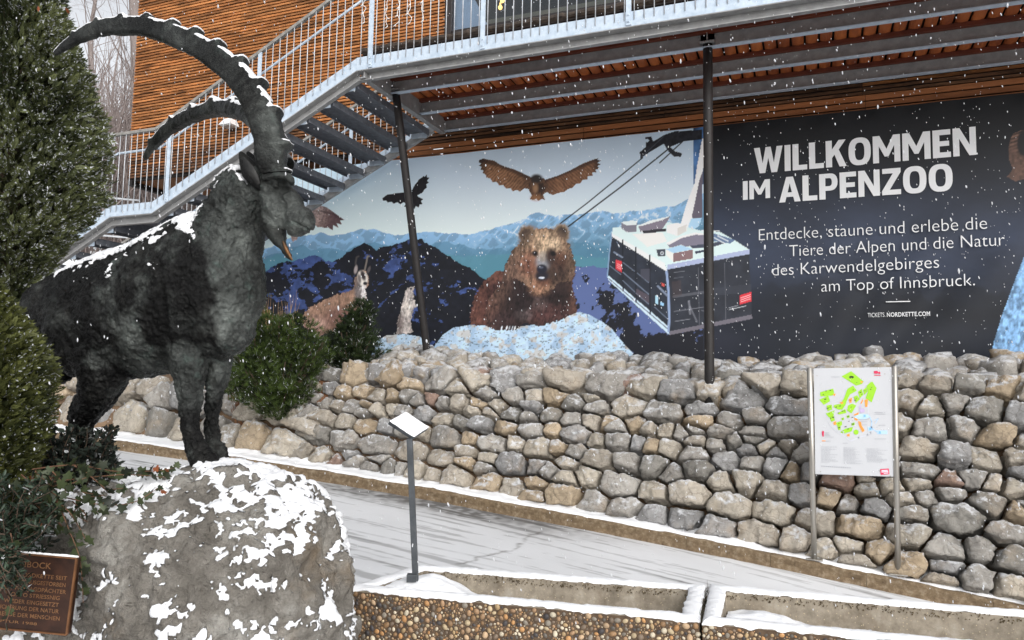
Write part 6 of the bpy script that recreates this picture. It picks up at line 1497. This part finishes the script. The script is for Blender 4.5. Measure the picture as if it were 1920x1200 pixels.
twig_plant('yew_bush', 'deep green sprig of narrow leaves above the bronze plaque', 'bush', st_, 0.010, 0.036, (OV[0]*np.array([0.55, 1, 1]), OV[1]), lin([18, 24, 18]), lin([66, 82, 66]), M['leaf'], 0.01)
ivy = [[(60, 880, 3.30), (140, 872, 3.34), (220, 884, 3.36), (300, 882, 3.36), (330, 876, 3.36)], [(90, 905, 3.26), (170, 895, 3.26), (240, 890, 3.30), (310, 895, 3.33)], [(110, 930, 3.20), (190, 946, 3.17), (250, 942, 3.18), (296, 915, 3.22)], [(100, 920, 3.20), (128, 990, 3.10), (150, 1050, 3.06), (156, 1130, 3.03)], [(40, 890, 3.25), (90, 930, 3.18), (130, 960, 3.12), (160, 1010, 3.08)], [(20, 1000, 3.0), (30, 1060, 2.94), (36, 1110, 2.93)], [(0, 1090, 2.95), (20, 1130, 2.93), (10, 1170, 2.93)]]
st_ = [[at_d(*p) for p in s] for s in ivy]
for i in range(22): x, y = rs.uniform(40, 190), rs.uniform(870, 975); st_.append([at_d(x, y, 3.22), at_d(x+rs.uniform(-20, 30), y+rs.uniform(-10, 30), 3.18), at_d(x+rs.uniform(-30, 45), y+rs.uniform(0, 40), 3.14)])
twig_plant('ivy', 'green ivy runners with pale veined leaves trailing over the rock and plaque', 'ivy', st_, 0.030, 0.042, IV, lin([24, 30, 20]), lin([70, 80, 52]), M['leaf'], 0.0, 0.003, varied('ivy_stem', C(84, 58, 42), C(112, 80, 58), 20, 0.8))
# a few rust coloured leaves
L = Leaves(); pts = [(80, 985, 3.05), (56, 892, 3.22), (124, 20, 4.1), (72, 22, 4.1), (292, 876, 3.33), (310, 878, 3.33), (302, 920, 3.2)]
for i, p in enumerate(pts):
    V = OV[0] if i % 2 else IV[0]; F = OV[1] if i % 2 else IV[1]; q = at_d(*p); D = rs.normal(size=(1, 3)); X, Y, Z = frames(D, rs); LL = Leaves(); LL.scatter(V, F, q[None], X, Y, Z, np.array([0.032]), np.array([[0.24, 0.075, 0.03]])); o = LL.build('fallen_leaf', M['leaf'])
    tag(o, ['orange brown dead leaf caught in the yew above the plaque', 'reddish leaf in the ivy under the leafy shrub', 'rust red leaf high in the tall conifer near the horn tip', 'rusty leaf near the top of the tall conifer, left one', 'dark red leaf on the ivy runner nearest the hooves', 'small red leaf at the end of the ivy runner', 'brown leaf on the lower ivy runner over the snow'][i], 'leaf')

# ------------------------------------------------------------------ bare trees and thicket on the slope behind
M['bare'] = varied('grey_brown_bark', C(112, 102, 98), C(150, 140, 136), 4, 0.9, 0, 0.5, 12, 0.03, (1, 1, 0.25)); M['twig'] = varied('grey_twigs', C(124, 112, 108), C(166, 154, 150), 2, 0.9)
def bare_tree(px_, d, py_base, h, r0, seed, label, lean=0.0, maxn=900):
    c = at_d(px_, py_base, d); t = thing('bare_tree', label, 'tree', c, 'leafless trees behind the building')
    r2 = random.Random(seed); tm, bm_ = MB(), MB()
    n = 14; pts = np.array([c+np.array([lean*i/n*h+0.03*h*math.sin(i*0.7+seed)*0.3, 0.02*h*math.sin(i*0.5), h*i/n]) for i in range(n+1)])
    tm.tube(pts, np.linspace(r0, r0*0.25, n+1), 12); cnt = [0]
    def br(p, dr, L_, rad, lvl):
        if cnt[0] > maxn: return
        cnt[0] += 1; q = [p]; d_ = dr.copy()
        for i in range(4):
            d_ = nrm(d_+np.array([r2.gauss(0, .22), r2.gauss(0, .22), r2.gauss(0.04, .2)])); q.append(q[-1]+d_*L_/4)
        bm_.tube(catmull(q, 7 if lvl < 2 else 5), np.linspace(rad, rad*0.45, 7 if lvl < 2 else 5), 5 if lvl < 1 else 3, cap=False)
        if lvl < 3:
            for i in range([9, 6, 4][lvl]):
                k_ = r2.randint(1, 4); f = q[k_]; s_ = nrm(d_*0.5+np.array([r2.gauss(0, .8), r2.gauss(0, .8), r2.gauss(0.1, .7)])); br(f, s_, L_*r2.uniform(0.35, 0.65), rad*0.45, lvl+1)
    nb = 22
    for i in range(nb):
        z = r2.uniform(0.12, 1.0); p = np.array([np.interp(z*n, range(n+1), pts[:, j]) for j in range(3)]); a = r2.uniform(0, 6.28); br(p, nrm([math.cos(a), math.sin(a), r2.uniform(0.1, 0.9)]), h*0.16*(1.25-z*0.6), max(r0*0.22*(1.1-z), 0.012), 0)
    tm.build('trunk', M['bare'], t, smooth=True); bm_.build('crown', M['twig'], t)
bare_tree(226, 23, 500, 14, 0.27, 3, 'thick grey trunk of a bare tree between conifer and timber wall', 0.01, 1500)
bare_tree(150, 30, 520, 15, 0.16, 4, 'slender bare tree left of the thick trunk, half behind the conifer', 0.02, 1300)
bare_tree(262, 27, 520, 10, 0.10, 5, 'thin bare tree right of the thick trunk, close to the timber wall corner', -0.02, 1300)
bare_tree(195, 36, 520, 12, 0.12, 8, 'thin bare tree far behind the thick trunk', 0.0, 1300)
mb = MB(); r2 = random.Random(77)
for q in range(7200):
    px_ = r2.uniform(-40, 480); d = r2.uniform(17, 42); c = at_d(px_, r2.uniform(330, 520)-d*1.2, d); h = r2.uniform(0.7, 3.0) if q < 5200 else r2.uniform(2.0, 6.5)*r2.uniform(0.5, 1); e = c+np.array([r2.gauss(0, .35)*h, r2.gauss(0, .3)*h, h]); mb.tube([c, (c+e)/2+[r2.gauss(0, .1), 0, r2.gauss(0, .06)], e], [0.017, 0.013, 0.006], 3, cap=False)
o = mb.build('thicket', M['twig']); tag(o, 'grey brown leafless thicket on the slope behind the staircase', 'thicket', None, 'stuff')
# far metal railing on the slope
c0 = at_d(40, 356, 15.5); c1 = at_d(262, 376, 15.5); t = thing('slope_railing', 'pale metal railing on the slope seen through the stair balusters', 'railing', (c0+c1)/2-[0, 0, 1.0])
for dz in (0, -0.22, -0.8):
    mb = MB(); mb.bar(c0+[0, 0, dz], c1+[0, 0, dz], 0.035, 0.035); mb.build('rail', M['rod'], t)
for f in (0.05, 0.35, 0.65, 0.95): mb = MB(); p = c0+(c1-c0)*f; mb.bar(p+[0, 0, 0.02], p-[0, 0, 1.1], 0.04, 0.04); mb.build('post', M['rod'], t)

# ------------------------------------------------------------------ falling snow
r_ = np.random.default_rng(99); n = 12000
dd_ = 2.3+(10.2-2.3)*r_.random(n)**0.62; PXs = r_.uniform(-420, 2340, n); PYs = r_.uniform(-260, 1320, n)
P = EYE+(RIGHT*((PXs-PW/2)/FPX)[:, None]+UP*((PH/2-PYs)/FPX)[:, None]+FWD)*dd_[:, None]
P = P[(P[:, 2] > zr(P[:, 0])+0.05) & (P[:, 1] < 10.25)]; n = len(P)
ov, of = ico(1)
D = np.array([0.16, 0.1, -1.0])+r_.normal(size=(n, 3))*0.16; X, Y, Z = frames(D, r_)
s = r_.uniform(0.0016, 0.0036, n); el = r_.uniform(1.6, 3.4, n)
Vs = P[:, None]+s[:, None, None]*(ov[None, :, 0:1]*X[:, None]+ov[None, :, 1:2]*Y[:, None]*el[:, None, None]+ov[None, :, 2:3]*Z[:, None])
Fs = (of[None]+(np.arange(n)*len(ov))[:, None, None]).reshape(-1, 3)
k = N('snowflakes'); k.base((0.8, 0.81, 0.83, 1)); k.set(0.8); t_ = k.n('ShaderNodeBsdfTranslucent'); t_.inputs['Color'].default_value = (0.9, 0.91, 0.93, 1); mx = k.n('ShaderNodeMixShader'); mx.inputs[0].default_value = 0.5; k.l(k.b.outputs[0], mx.inputs[1]); k.l(t_.outputs[0], mx.inputs[2]); k.l(mx.outputs[0], k.out.inputs['Surface'])
o = obj('falling_snow', Vs.reshape(-1, 3), Fs, k.m, smooth=True); tag(o, 'small white snowflakes drifting through the air', 'snow', None, 'stuff')
